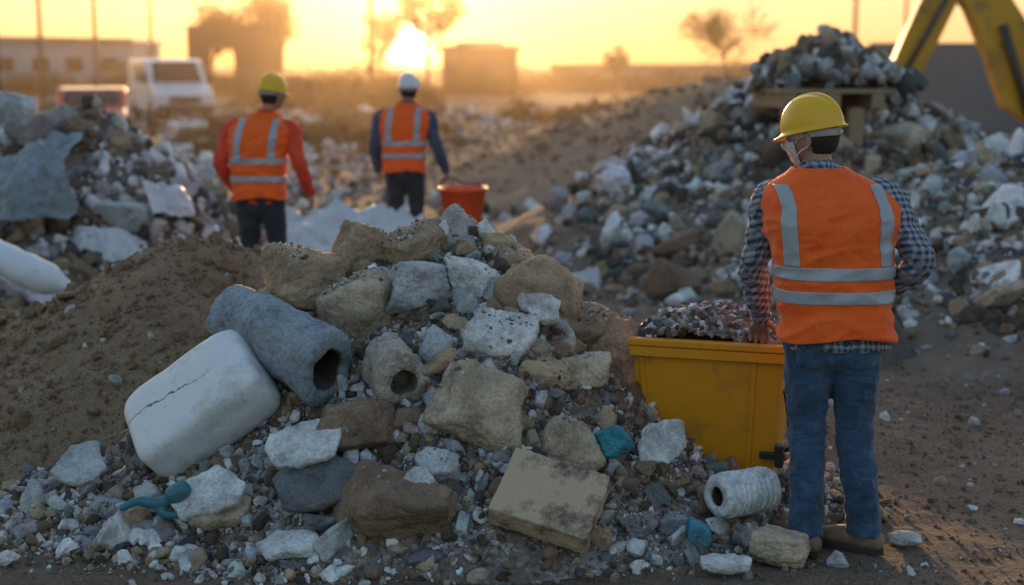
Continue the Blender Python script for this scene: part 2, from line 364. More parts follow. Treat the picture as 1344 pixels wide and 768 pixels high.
BL=[(-.90,6.18,.94,(.42,.32,.31),TAN,(10,15,30),1,1),(-.67,6.00,.80,(.34,.30,.42),BEI,(20,10,-20),2,0),(-.41,5.96,.92,(.34,.26,.24),GRW,(-10,5,35),3,1),
(-.64,6.33,1.02,(.40,.28,.26),TAN,(0,12,20),4,1),(-.19,5.98,.96,(.27,.22,.2),WHT,(10,30,20),5,0),(.15,6.04,.82,(.44,.36,.46),TAN,(15,-20,30),6,0),
(-.05,5.72,.72,(.30,.22,.2),WHT,(30,10,0),7,0),(-.12,5.42,.53,(.46,.28,.42),BEI,(-25,28,14),9,1),(-.57,5.46,.45,(.36,.26,.25),BRN,(0,20,0),10,0),
(.23,5.40,.38,(.30,.24,.26),BEI,(0,30,10),11,0),(.45,5.96,.60,(.32,.28,.38),(.54,.34,.21),(0,20,10),12,0),(.34,6.03,.74,(.24,.22,.22),TAN,(40,0,0),13,0),(-.27,5.24,.33,(.22,.18,.17),GRW,(0,0,0),14,0),
(-.46,5.12,.20,(.54,.30,.36),BRN,(10,-8,-12),15,0),(.47,5.20,.12,(.17,.15,.14),GRY,(0,0,30),16,0),(.96,5.17,.07,(.24,.18,.12),GRY,(0,0,20),17,0),(1.00,5.10,.07,(.28,.18,.16),BEI,(0,5,-20),18,1),
(-.22,6.28,1.07,(.30,.24,.26),(.50,.47,.43),(20,30,10),43,0),(-.00,6.2,.98,(.28,.24,.24),TAN,(20,0,40),20,0),(.02,5.98,.80,(.2,.18,.15),BRN,(0,0,0),21,0),(-.42,6.2,1.06,(.32,.22,.2),TAN,(15,-20,30),22,1),
(.62,5.25,.1,(.17,.14,.10),GRY,(0,0,0),23,0),(.32,5.14,.1,(.15,.12,.11),TAN,(0,20,0),24,0),(.63,5.5,.2,(.2,.18,.15),BRN,(0,0,0),26,0),
(-.30,5.72,.7,(.18,.16,.15),GRW,(0,50,0),27,0),(-1.45,5.35,.12,(.14,.12,.1),TAN,(0,0,0),28,0),(.15,5.72,.6,(.26,.2,.16),TAN,(20,15,0),29,0),(.66,5.55,.22,(.16,.14,.12),DGR,(0,0,0),30,0),(-1.6,5.45,.1,(.16,.13,.1),GRY,(0,0,0),31,0),(.27,5.72,.60,(.24,.18,.18),BEI,(20,15,0),33,0),(-.72,5.80,.60,(.18,.16,.15),BRN,(0,40,0),34,0)]
for b in BL:
    boulder('boulder',b[0],b[1],b[2],b[3],b[4],b[5],b[6],bool(b[7]),.17)
def slab(name,x,y,z,sx,sy,th,color,rot,seed):
    rs=np.random.RandomState(seed); k=7+rs.randint(3); a=np.linspace(0,2*np.pi,k,endpoint=False)+rs.uniform(-.25,.25,k); r=rs.uniform(.7,1.1,k)
    V=[];ths=np.linspace(0,2*np.pi,72,endpoint=False); px=np.interp(ths,np.append(a,a[0]+2*np.pi),np.append(r*np.cos(a),r[0]*np.cos(a[0])),period=2*np.pi); py=np.interp(ths,np.append(a,a[0]+2*np.pi),np.append(r*np.sin(a),r[0]*np.sin(a[0])),period=2*np.pi)
    rings=[(.0,1),(.25,1),(.5,1),(.7,1),(.85,1),(.97,.9),(1,.6),(1.01,0),(1,-.6),(.95,-.95),(.5,-1),(0,-1)]
    for s,h in rings:
        for q in range(72):
            V.append((px[q]*s*sx/2,py[q]*s*sy/2,h*th/2))
    V=np.array(V); V=V+(fbm(V*12+seed,5)[:,None]*np.array([.018,.018,.022])); V[:,2]+=fbm(V*3+seed*3,2)*.03
    F=[]
    for i in range(len(rings)-1):
        for j in range(72): F.append((i*72+j,(i+1)*72+j,(i+1)*72+(j+1)%72,i*72+(j+1)%72))
    Rm=np.array(Euler([math.radians(q) for q in rot]).to_matrix()); V=V@Rm.T+np.array([x,y,z])
    o=mk(name,V,np.array(F),M_rockL,True,np.array(color)*np.ones((len(V),3))); keep(o,PILE)
slab('slab',-.82,5.34,.40,.32,.26,.035,WHT,(35,-8,0),1)
slab('slab',-.72,5.25,.29,.40,.30,.05,DGR,(40,-15,20),2)
slab('slab',-1.17,5.26,.25,.32,.24,.03,WHT,(38,-12,10),3)
slab('slab',-1.12,5.25,.17,.30,.2,.05,BEI,(30,-5,30),4)
slab('slab',-1.75,5.60,.24,.24,.20,.03,GRW,(50,-20,30),5)
slab('slab',-.83,5.08,.09,.24,.16,.05,WHT,(25,0,0),6)
slab('slab',-.08,5.04,.09,.28,.18,.04,GRW,(25,8,0),7)
slab('slab',.60,5.46,.38,.24,.18,.03,WHT,(55,-35,0),8)
slab('slab',.78,4.97,.05,.20,.10,.03,WHT,(15,0,0),9)
slab('slab',-.3,5.56,.68,.22,.09,.04,TAN,(10,-35,20),10)
slab('slab',.12,5.86,.84,.22,.15,.04,WHT,(40,20,0),11)
slab('slab',-.35,5.10,.32,.14,.10,.02,WHT,(40,20,0),12)
rs=np.random.RandomState(91)
for k in range(60):
    x=rs.uniform(-1.8,1.0); y=rs.uniform(4.98,6.2); slab('shard',x,y,on(heap_h,x,y,.03),rs.uniform(.06,.15),rs.uniform(.04,.10),rs.uniform(.008,.02),[WHT,WHT,GRW,BEI,GRY,TAN][rs.randint(6)],(rs.uniform(0,70),rs.uniform(-50,50),rs.uniform(0,180)),100+k)
U=np.vstack(UPV); rs=np.random.RandomState(17); U=U[rs.permutation(len(U))]; f=fbm(U*6,3)+rs.normal(size=len(U))*.12>.14; U=U[f][:1900]
o=scatter('dust_gravel',U+rs.normal(size=U.shape)*.004,rs.uniform(.003,.009,len(U))*rs.choice([1,1,1,1.6],len(U)),cols(rs,len(U),W_MIX),M_rock,rs,1); keep(o,PILE)
def flat0(x,y): return np.zeros_like(x)-1
lay('loose_stones',1500,.006,.03,flat0,(0,6.2,3.6,2.0),M_rock,[3,3,4,4,2,5,4,2,3,1,0],1,None,.4,55)
lay('loose_stones',170,.02,.06,flat0,(.3,7.5,4.2,3.2),M_rock,[5,4,3,3,1,3,2,2,1,4,0],2,None,.4,56)
lay('loose_stones',7000,.006,.026,flat0,(1.2,6.5,3.4,2.6),M_ground,[3,3,4,4,2,5,4,2,3,1,0],1,None,.3,57)
# ------------------------------------------------------------------ items on the pile
def crackmat():
    m,nt,b=newmat('cracked_white_shell'); v=ocoord(nt)
    c=mix(nt,noise(nt,6,8,.7,v),(.64,.66,.68),(.82,.82,.81))
    c=mix(nt,ramp(nt,noise(nt,4,10,.75,v),[(.52,(0,0,0)),(.75,(.8,.8,.8))]),c,(.36,.30,.25))
    c=mix(nt,ramp(nt,noise(nt,22,10,.8,v),[(.58,(0,0,0)),(.72,(.6,.6,.6))]),c,(.28,.25,.22))
    sx=nd(nt,'ShaderNodeSeparateXYZ'); nt.links.new(v,sx.inputs[0])
    wob=mth(nt,'MULTIPLY_ADD',noise(nt,9,6,.6,v),.10,-.05)
    d=mth(nt,'ABSOLUTE',mth(nt,'ADD',mth(nt,'ADD',sx.outputs[1],mth(nt,'MULTIPLY',sx.outputs[0],.15)),wob))
    line=ramp(nt,mth(nt,'MULTIPLY',d,100.0),[(.1,(1,1,1)),(.45,(0,0,0))])
    lim=ramp(nt,sx.outputs[0],[(.0,(1,1,1)),(.22,(0,0,0))]); 
    line=mix(nt,1.0,line,lim,'MULTIPLY'); c=mix(nt,line,c,(.05,.05,.06))
    # soil smeared on the lower flank
    low=smap2(nt,sx.outputs[2],-.13,.02,1,0); low=mth(nt,'MULTIPLY',low,noise(nt,8,5,.7,v)); c=mix(nt,low,c,(.20,.155,.12))
    sock(nt,b.inputs['Base Color'],c); b.inputs['Roughness'].default_value=.5
    n=bump(nt,line,-.6,.01); n=bump(nt,noise(nt,14,10,.7,v),.35,.012,n); sock(nt,b.inputs['Normal'],n); return m
def smap2(nt,v,a,b,c,d):
    mr=nd(nt,'ShaderNodeMapRange',interpolation_type='SMOOTHSTEP'); nt.links.new(v,mr.inputs[0])
    for k,q in enumerate((a,b,c,d)): mr.inputs[k+1].default_value=q
    return mr.outputs[0]
def rbox(name,size,mat,loc,rot,seed,amp=.008,parent=None):
    D,F=ico(6); p=6.0
    q=np.abs(D)/np.array(size)*2; rr=(q**p).sum(1)**(-1/p); V=D*rr[:,None]
    V=V+D*(fbm(V*5+seed,4)*amp)[:,None]; V[:,2]+= -.10*(V[:,0]**2)
    o=mk(name,V,F,mat,True,None,parent); o.location=loc; o.rotation_euler=[math.radians(a) for a in rot]; return o
rbox('white_plastic_container',(.60,.40,.27),crackmat(),(-1.27,5.66,.48),(34,-36,4),5,.016)
M_pipe=rockmat('weathered_grey_pipe',.5,.03,(.24,.20,.17),.6)
def pipe(name,L,ro,ri,mat,loc,rot,color,seed,amp=.015,ribs=0,n=96,bore_shade=(.05,.038,.03),plug=0.01,flare=0):
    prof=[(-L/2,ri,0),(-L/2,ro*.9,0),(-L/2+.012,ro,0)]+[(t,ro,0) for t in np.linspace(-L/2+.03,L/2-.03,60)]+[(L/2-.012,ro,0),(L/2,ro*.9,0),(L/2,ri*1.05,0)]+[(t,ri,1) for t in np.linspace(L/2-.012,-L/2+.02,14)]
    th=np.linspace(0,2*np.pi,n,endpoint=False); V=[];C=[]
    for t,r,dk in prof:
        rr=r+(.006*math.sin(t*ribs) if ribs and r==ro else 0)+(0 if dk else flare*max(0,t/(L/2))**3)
        V.append(np.stack([np.full(n,t),rr*np.cos(th),rr*np.sin(th)],-1)); C+= [bore_shade if dk else color]*n  # inner wall coloured dark brown so the hole reads as shaded
    m=len(V); V=np.vstack(V); dr=V*np.array([0,1,1]); dr/=np.linalg.norm(dr,axis=1)[:,None]+1e-6
    V=V+dr*(fbm(V*4+seed,5)*amp)[:,None]; V[:,0]+=fbm(V*8+seed,3)*amp*.8
    F=[]
    for i in range(m):
        for j in range(n): k=(i+1)%m; F.append((i*n+j,k*n+j,k*n+(j+1)%n,i*n+(j+1)%n))
    k0=len(V); q=np.stack([np.full(n,plug-.03),ri*1.25*np.cos(th),ri*1.25*np.sin(th)],-1); V=np.vstack([V,q,[[plug,0,0]]]); C+= [bore_shade]*(n+1)  # dark plug added inside the bore to stop light passing through
    F=[tuple(f) for f in F]+[(k0+j,k0+(j+1)%n,k0+n) for j in range(n)]
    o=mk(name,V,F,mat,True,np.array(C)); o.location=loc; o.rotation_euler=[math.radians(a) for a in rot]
    bm=bmesh.new(); bm.from_mesh(o.data); bmesh.ops.recalc_face_normals(bm,faces=bm.faces); bm.to_mesh(o.data); bm.free(); return o
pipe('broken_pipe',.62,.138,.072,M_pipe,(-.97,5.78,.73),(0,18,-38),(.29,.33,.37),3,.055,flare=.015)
pipe('hollow_stone',.24,.12,.05,M_rockL,(-.47,5.60,.64),(0,8,-68),(.56,.50,.41),8,.09,bore_shade=(.20,.16,.12),plug=.08)
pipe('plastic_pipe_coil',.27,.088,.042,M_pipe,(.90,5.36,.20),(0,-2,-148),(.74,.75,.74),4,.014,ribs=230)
M_tile=pmat('beige_tile',(.46,.34,.21),(.56,.43,.29),7,.75,50,.3,.004,dirt=(.13,.085,.055),dscale=6,dlo=.50,dhi=.64)
o=box('ceramic_slab',(-.19,.19,-.15,.15,-.05,.05),M_tile,None,.008); o.location=(.14,5.08,.26); o.rotation_euler=(math.radians(36),math.radians(14),math.radians(-14))
s=o.modifiers.new('s','SUBSURF'); s.subdivision_type='SIMPLE'; s.levels=s.render_levels=5
t=bpy.data.textures.new('sl','CLOUDS'); t.noise_scale=.05; d=o.modifiers.new('d','DISPLACE'); d.texture=t; d.strength=.016
M_teal=rockmat('teal_plastic',1,.006,(.12,.14,.14))
boulder('teal_fragment',.40,5.37,.39,(.18,.14,.13),(.05,.28,.35),(0,20,0),61,False,.25,mat=M_teal,parent=None)
boulder('teal_fragment',.70,5.13,.12,(.11,.10,.10),(.10,.30,.42),(0,20,0),62,True,.15,mat=M_teal,parent=None)
M_tp=pmat('teal_toy_plastic',(.02,.13,.17),(.04,.2,.24),8,.45,30,.1,.003,dirt=(.12,.1,.08),dscale=8,dlo=.5,dhi=.75)
rt=[tube([(-.11,0,0),(-.05,.01,.015),(.03,0,.0),(.11,0,.03)],[.014,.018,.026,.02],12,.01),tube([(.02,0,0),(.05,-.03,-.03),(.10,-.05,-.03)],[.02,.018,.014],10,.01),tube([(.09,.0,.03),(.13,.0,.05)],[.038,.036],12,.01)]
o=remeshed('teal_plastic_fitting',rt,M_tp,.004,None,3); o.location=(-1.38,5.24,.19); o.rotation_euler=(.3,-.1,.1)
# ------------------------------------------------------------------ sand pile
SP=empty('sand_pile',(-1.7,7.4,0))
o=gridmesh('soil',sand_h,-5.2,.6,5.3,10,.03,M_sand,None,.025,14); keep(o,SP)
M_clod=earthmat('clods',(.30,.205,.125),(.38,.265,.165),(.17,.115,.075),2)
lay('soil_clods',14000,.005,.026,sand_h,(-2.1,7.2,2.0,1.7),M_clod,W_MIX,1,SP,.5,71)
lay('soil_clods_large',420,.02,.055,sand_h,(-2.1,7.2,1.9,1.6),M_clod,W_MIX,3,SP,.35,73,smooth=True)
lay('soil_stones',110,.012,.04,sand_h,(-2.1,7.2,1.6,1.4),M_rock,[3,3,2,1,0,3,6,5,0,2,0],2,SP,.5,72)
# ------------------------------------------------------------------ background piles
W_BG=[8,5,4,4,6,6,4,3,5,8,.35]
def bigpile(nm,hf,ext,reg,seed,n1,n2,n3,step=.08):
    P=empty(nm,(reg[0],reg[1],0)); o=gridmesh('fines',hf,*ext,step,M_finesB,None,.04,6); keep(o,P)
    lay('rubble_small',n1,.015,.05,hf,reg,M_rockB,W_BG,1,P,.5,seed,brown=.7,bth=.03)
    lay('rubble_medium',n2,.04,.11,hf,reg,M_rockB,W_BG,2,P,.4,seed+1,brown=.7,bth=.05)
    lay('rubble_large',n3,.10,.24,hf,reg,M_rockB,[9,5,3,2,2,4,4,2,2,8,0],3,P,.25,seed+2,smooth=False,flat=.6,brown=.7)
    return P
bigpile('rubble_pile',left_h,(-9,-.8,8.8,16),(-4.3,12.2,2.7,2.2),101,8000,1700,130)
bigpile('rubble_pile',right_h,(-1,11,7.2,20),(4.4,13.2,3.6,4.2),201,15000,4300,270)
MP=empty('dirt_mound',(3.9,25,0)); o=gridmesh('earth',dirt_h,-6,11,16,33,.12,M_mound,None,.05,3); keep(o,MP)
lay('mound_clods',2500,.02,.10,dirt_h,(3.0,23.5,4.5,5),M_mound,W_MIX,1,MP,.4,303)
lay('rubble_scatter',2600,.04,.16,flat0,(-1.5,24,7,9),M_rockB,W_BG,2,None,.5,301)
lay('rubble_scatter',3600,.08,.38,flat0,(-4,40,26,18),M_rockB,[6,3,3,3,3,8,4,2,5,7,0],2,None,.5,302)
M_sheet=pmat('grey_blue_tarp',(.17,.21,.24),(.30,.34,.37),4,.5,12,.4,.02,dirt=(.13,.10,.08),dscale=3,dlo=.5,dhi=.75)
M_pale=pmat('pale_sheet',(.5,.53,.55),(.66,.68,.69),4,.5,12,.3,.02,dirt=(.25,.2,.16),dscale=3,dlo=.55,dhi=.8)
def cloth(name,cx,cy,cz,sx,sy,mat,seed,rot=(0,0,0)):
    n=60; a,b=np.meshgrid(np.linspace(-1,1,n),np.linspace(-1,1,n)); P=np.stack([a*sx/2,b*sy/2,np.zeros_like(a)],-1).reshape(-1,3)
    P[:,2]+=fbm(P*2.6+seed,4)*.34*min(sx,sy)+(1-2*np.abs(fbm(P*[7,3,1]+seed,3)))*.06 - .25*(P[:,0]**2+P[:,1]**2)/max(sx,sy)
    P[:,:2]*=(1+.35*fbm(P*2+seed+9,3))[:,None]
    i=np.arange(n-1)[:,None]*n+np.arange(n-1)[None]; o=mk(name,P,np.stack([i,i+1,i+n+1,i+n],-1).reshape(-1,4),mat)
    o.location=(cx,cy,cz); o.rotation_euler=[math.radians(r) for r in rot]; o.modifiers.new('s','SOLIDIFY').thickness=.008; return o
cloth('plastic_sheet',-3.75,10.6,.98,1.0,.8,M_sheet,3,(50,-10,0))
cloth('plastic_sheet',-1.3,12.4,.30,1.7,1.2,M_pale,8,(28,8,0))
cloth('plastic_sheet',-3.1,10.9,.45,.5,.35,M_pale,18,(40,8,20))
cloth('plastic_sheet',-2.75,11.4,.78,.35,.3,M_pale,28,(45,8,40))
cloth('plastic_sheet',4.3,12.2,1.05,.6,.5,M_pale,38,(45,10,60))
cloth('plastic_sheet',3.3,11.0,.55,.5,.4,M_sheet,48,(40,5,10))
M_wp=pmat('white_pvc',(.62,.66,.70),(.75,.77,.79),5,.5,30,.1,.003,dirt=(.3,.27,.24),dscale=4,dlo=.6,dhi=.8)
V,F=tube([(-4.0,9.4,.92),(-3.65,9.3,.76),(-3.25,9.2,.55),(-3.0,9.2,.45),(-2.93,9.2,.42)],[.07,.09,.10,.085,.05],20,.03); mk('plastic_pipe',V+fbm(V*5,3)[:,None]*.03,F,M_wp)
boulder('foam_block',-4.05,11.6,1.50,(.42,.35,.33),(.66,.69,.72),(10,20,30),77,True,.10,parent=None)
M_redp=pmat('orange_red_plastic',(.78,.085,.02),(.86,.11,.025),4,.4,20,.05,.002)
M_wood=pmat('weathered_timber',(.26,.17,.09),(.36,.25,.14),9,.8,30,.4,.006)
WP=empty('timber_pallet',(2.80,13.4,1.50),.15)
for k in range(4): box('plank_%d'%k,(-.45,.60,-.42+k*.24,-.24+k*.24,.09,.13),M_wood,WP,.004)
for k in range(3): box('bearer_%d'%k,(-.42+k*.42,-.30+k*.42,-.42,.48,-.04,.088),M_wood,WP,.004)
for k in range(2): box('leg_%d'%k,(-.40+k*.62,-.26+k*.62,-.40,-.28,-.6,-.042),M_wood,WP,.004)
def crib_h(x,y): return 1.58+.58*np.clip(1-np.hypot((x-3.05)/.95,(y-13.8)/.7),0,1)
lay('rubble_on_pallet',1300,.03,.13,crib_h,(3.02,13.8,.68,.5),M_rockB,W_BG,2,MP,.4,401,brown=1.5)
# ------------------------------------------------------------------ yellow bin
M_bin=pmat('yellow_plastic',(.66,.27,.006),(.75,.33,.010),3,.40,60,.08,.002,dirt=(.22,.12,.05),dscale=6,dlo=.54,dhi=.85)
M_blk=pmat('black_plastic',(.015,.015,.016),(.03,.03,.03),6,.45,40,.1,.002)
BIN=empty('yellow_bin',(.875,6.0,.0),math.radians(-17))
def frus(w0,d0,z0,w1,d1,z1):
    return [(-w0,-d0,z0),(w0,-d0,z0),(w0,d0,z0),(-w0,d0,z0),(-w1,-d1,z1),(w1,-d1,z1),(w1,d1,z1),(-w1,d1,z1)]
HB=.70
V=frus(.268,.18,0,.318,.23,HB)+frus(.255,.167,.02,.305,.217,HB)
F=[(3,2,1,0),(0,1,5,4),(1,2,6,5),(2,3,7,6),(3,0,4,7),(8,9,10,11),(9,8,12,13),(10,9,13,14),(11,10,14,15),(8,11,15,12),(4,5,13,12),(5,6,14,13),(6,7,15,14),(7,4,12,15)]
bevel(mk('shell',V,F,M_bin,False,None,BIN),.016,4)
def ring(name,w,d,wi,di,z0,z1,mat,par,bw=.005):
    V=[(-w,-d,z0),(w,-d,z0),(w,d,z0),(-w,d,z0),(-w,-d,z1),(w,-d,z1),(w,d,z1),(-w,d,z1),(-wi,-di,z0),(wi,-di,z0),(wi,di,z0),(-wi,di,z0),(-wi,-di,z1),(wi,-di,z1),(wi,di,z1),(-wi,di,z1)]
    F=[]
    for i in range(4):
        j=(i+1)%4; F+=[(i,j,j+4,i+4),(j+8,i+8,i+12,j+12),(i+4,j+4,j+12,i+12),(j,i,i+8,j+8)]
    return bevel(mk(name,V,F,mat,False,None,par),bw,3)
ring('rim',.345,.257,.303,.215,HB-.012,HB+.022,M_bin,BIN,.008)
ring('rim_skirt',.339,.251,.331,.243,HB-.055,HB-.014,M_bin,BIN,.003)
for k,xx in enumerate((-.28,.20)):
    a=.268/.318
    V=[];
    for z_,f in ((.03,a),(HB-.06,.985)):
        yy=-(.18+(.05)*z_/HB)
        V+=[(xx*f-.010,yy-.010,z_),(xx*f+.010,yy-.010,z_),(xx*f+.010,yy+.004,z_),(xx*f-.010,yy+.004,z_)]
    bevel(mk('rib_%d'%k,V,[(3,2,1,0),(4,5,6,7),(0,1,5,4),(1,2,6,5),(2,3,7,6),(3,0,4,7)],M_bin,False,None,BIN),.004)
V,F=tube([(.312,-.10,.50),(.338,-.14,.36),(.343,-.14,.27),(.30,-.10,.24)],[.009]*4,10,.02); mk('side_handle',V,F,M_blk,True,None,BIN)
box('latch',(.225,.33,-.225,-.188,.235,.262),M_blk,BIN,.004)
box('latch_plate',(.29,.325,-.24,-.18,.205,.30),M_blk,BIN,.006)
rs=np.random.RandomState(5); n=3200; x=rs.uniform(-.29,.29,n); y=rs.uniform(-.205,.205,n); hz_=.715+.12*np.clip(1-(x/.34)**2,0,1)*np.clip(1-(y/.26)**2,0,1)+.018*f2(x,y,8,2)
o=scatter('gravel_fill',np.stack([x,y,hz_-rs.uniform(0,.02,n)],-1),.007+.024*rs.uniform(size=n)**3,cols(rs,n,[3,3,5,5,4,5,3,3,3,2,0]),M_rock,rs,1); o.parent=BIN
V,F=boxm(-.285,.285,-.19,.19,.60,.71); mk('fill_core',V,F,M_fines,False,None,BIN)
# ------------------------------------------------------------------ people
M_skin=pmat('skin',(.36,.20,.13),(.42,.24,.16),20,.55,120,.1,.001); M_hair=pmat('dark_hair',(.012,.009,.008),(.03,.02,.017),60,.6,200,.6,.003)
M_eye=pmat('eye',(.6,.6,.6),(.7,.7,.7),10,.2,10,0); M_iris=pmat('iris',(.02,.012,.01),(.03,.02,.01),10,.2,10,0)
def fabric(name,c1,c2,ws=.5,bs=18,bstr=.6,bd=.02,rough=.85,fold=1.0):
    m,nt,b=newmat(name); v=ocoord(nt)
    c=mix(nt,ramp(nt,noise(nt,5,6,.6,v),[(.35,(0,0,0)),(.65,(1,1,1))]),c1,c2)
    sock(nt,b.inputs['Base Color'],c); b.inputs['Roughness'].default_value=rough; b.inputs['Sheen Weight'].default_value=.15
    n=bump(nt,noise(nt,bs,3,.5,v,dist=.8),bstr,bd)
    mp=nd(nt,'ShaderNodeMapping'); mp.inputs['Rotation'].default_value=(0,.5,0); mp.inputs['Scale'].default_value=(22,8,6); nt.links.new(v,mp.inputs[0])
    n=bump(nt,noise(nt,1,3,.5,mp.outputs[0],dist=.6),bstr*.7,.025,n)
    n=bump(nt,noise(nt,400,2,.5,v),.25,.001,n); sock(nt,b.inputs['Normal'],n); return m
M_vest=fabric('hi_vis_orange',(.98,.115,.008),(1.0,.15,.012),bs=9,bstr=.6,bd=.03)
M_refl=fabric('reflective_tape',(.34,.36,.38),(.42,.44,.46),bs=25,bstr=.2,bd=.005,rough=.4)
def denim():
    m,nt,b=newmat('denim'); v=ocoord(nt)
    c=mix(nt,ramp(nt,noise(nt,7,6,.65,v),[(.35,(0,0,0)),(.7,(1,1,1))]),(.015,.042,.09),(.045,.10,.18))
    c=mix(nt,ramp(nt,noise(nt,26,8,.7,v),[(.5,(0,0,0)),(.8,(.6,.6,.6))]),c,(.11,.18,.27))
    sock(nt,b.inputs['Base Color'],c); b.inputs['Roughness'].default_value=.9; b.inputs['Sheen Weight'].default_value=.2
    mp=nd(nt,'ShaderNodeMapping'); mp.inputs['Rotation'].default_value=(0,.5,0); mp.inputs['Scale'].default_value=(7,6,15); nt.links.new(v,mp.inputs[0])
    n=bump(nt,noise(nt,1,3,.55,mp.outputs[0],dist=.5),.7,.04)
    n=bump(nt,noise(nt,13,4,.6,v,dist=.8),.6,.025,n); n=bump(nt,noise(nt,300,2,.5,v),.3,.001,n); sock(nt,b.inputs['Normal'],n); return m
M_denim=denim()
def plaid():
    m,nt,b=newmat('plaid_shirt'); v=ocoord(nt); sx=nd(nt,'ShaderNodeSeparateXYZ'); nt.links.new(v,sx.inputs[0])
    def st(c,per,lo):
        f=mth(nt,'FRACT',mth(nt,'MULTIPLY',c,1/per)); return mth(nt,'GREATER_THAN',f,lo)
    wob=mth(nt,'MULTIPLY',noise(nt,6,2,.5,v),.03)
    xy=mth(nt,'ADD',mth(nt,'ADD',sx.outputs[0],mth(nt,'MULTIPLY',sx.outputs[1],.8)),wob)
    zz=mth(nt,'ADD',mth(nt,'ADD',sx.outputs[2],mth(nt,'MULTIPLY',sx.outputs[1],.3)),wob)
    a=st(xy,.026,.5); d=st(zz,.026,.5)
    s=mth(nt,'MULTIPLY',mth(nt,'ADD',a,d),.5)
    c=mix(nt,s,(.34,.37,.41),(.05,.065,.11))
    sock(nt,b.inputs['Base Color'],c); b.inputs['Roughness'].default_value=.9
    n=bump(nt,noise(nt,14,3,.5,v,dist=1),.9,.03); sock(nt,b.inputs['Normal'],n); return m
M_plaid=plaid()
M_yhat=pmat('yellow_helmet_shell',(.82,.44,.008),(.86,.48,.012),4,.35,60,.03,.001,dirt=(.40,.24,.06),dscale=7,dlo=.62,dhi=.9)
M_whelm=pmat('white_helmet_shell',(.72,.70,.66),(.78,.76,.72),4,.35,60,.03,.001)
M_strap=pmat('grey_strap',(.45,.46,.48),(.6,.6,.6),20,.6,100,.2,.001)
M_mask=fabric('mask_cloth',(.45,.52,.56),(.6,.65,.68),bs=30)
M_boot=pmat('brown_leather',(.15,.08,.045),(.23,.13,.08),10,.65,40,.3,.004,dirt=(.27,.20,.14),dscale=6,dlo=.45,dhi=.7)
M_sole=pmat('rubber_sole',(.02,.018,.016),(.05,.04,.035),10,.8,30,.2,.003)
NSE=2.5
def torso_pts(prof,zs,th,grow=0.0,wr=0.0,seed=0):
    pr=np.array(prof,float); P=hinterp(zs,pr[:,0],pr[:,1:])
    c=np.cos(th);s=np.sin(th); ex=2/NSE
    cx=P[:,None,0];cy=P[:,None,1];a=P[:,None,2]+grow;b=P[:,None,3]+grow
    c_=(np.sign(c)*np.abs(c)**ex)[None] if c.ndim==1 else np.sign(c)*np.abs(c)**ex
    s_=(np.sign(s)*np.abs(s)**ex)[None] if s.ndim==1 else np.sign(s)*np.abs(s)**ex
    X=cx+a*c_; Yy=cy+b*s_; Z=np.repeat(zs[:,None],X.shape[1],1)
    V=np.stack([X,Yy,Z],-1)
    if wr:
        q=V.copy()
        k1=q*np.array([5,5,7])+seed
        k2=np.stack([q[...,0]*6+q[...,2]*4,q[...,1]*5,q[...,2]*13-q[...,0]*5],-1)+seed+7
        k3=np.stack([q[...,0]*14,q[...,1]*5,q[...,2]*3.5],-1)+seed+3
        w1=fbm(k1,2)*.5+(1-2.4*np.abs(fbm(k2,2)))*.45+fbm(k3,2)*.5
        fal=np.clip((1.50-q[...,2])/.12,.25,1)
        nrm=np.stack([c_*np.ones_like(X),s_*np.ones_like(X),np.zeros_like(X)],-1); nrm/=np.linalg.norm(nrm,axis=-1)[...,None]+1e-6
        V=V+nrm*(w1*wr*fal)[...,None]
        low=np.clip((1.0-q[...,2])/.14,0,1)
        V[...,2]+=low*.012*np.sin(q[...,0]*14+1)
    return V
def gridfaces(nr,nc,wrap=False):
    F=[]
    for i in range(nr-1):
        for j in range(nc if wrap else nc-1):
            k=(j+1)%nc; F.append((i*nc+j,i*nc+k,(i+1)*nc+k,(i+1)*nc+j))
    return F
M_lips=pmat('lips',(.3,.12,.1),(.32,.14,.11),10)
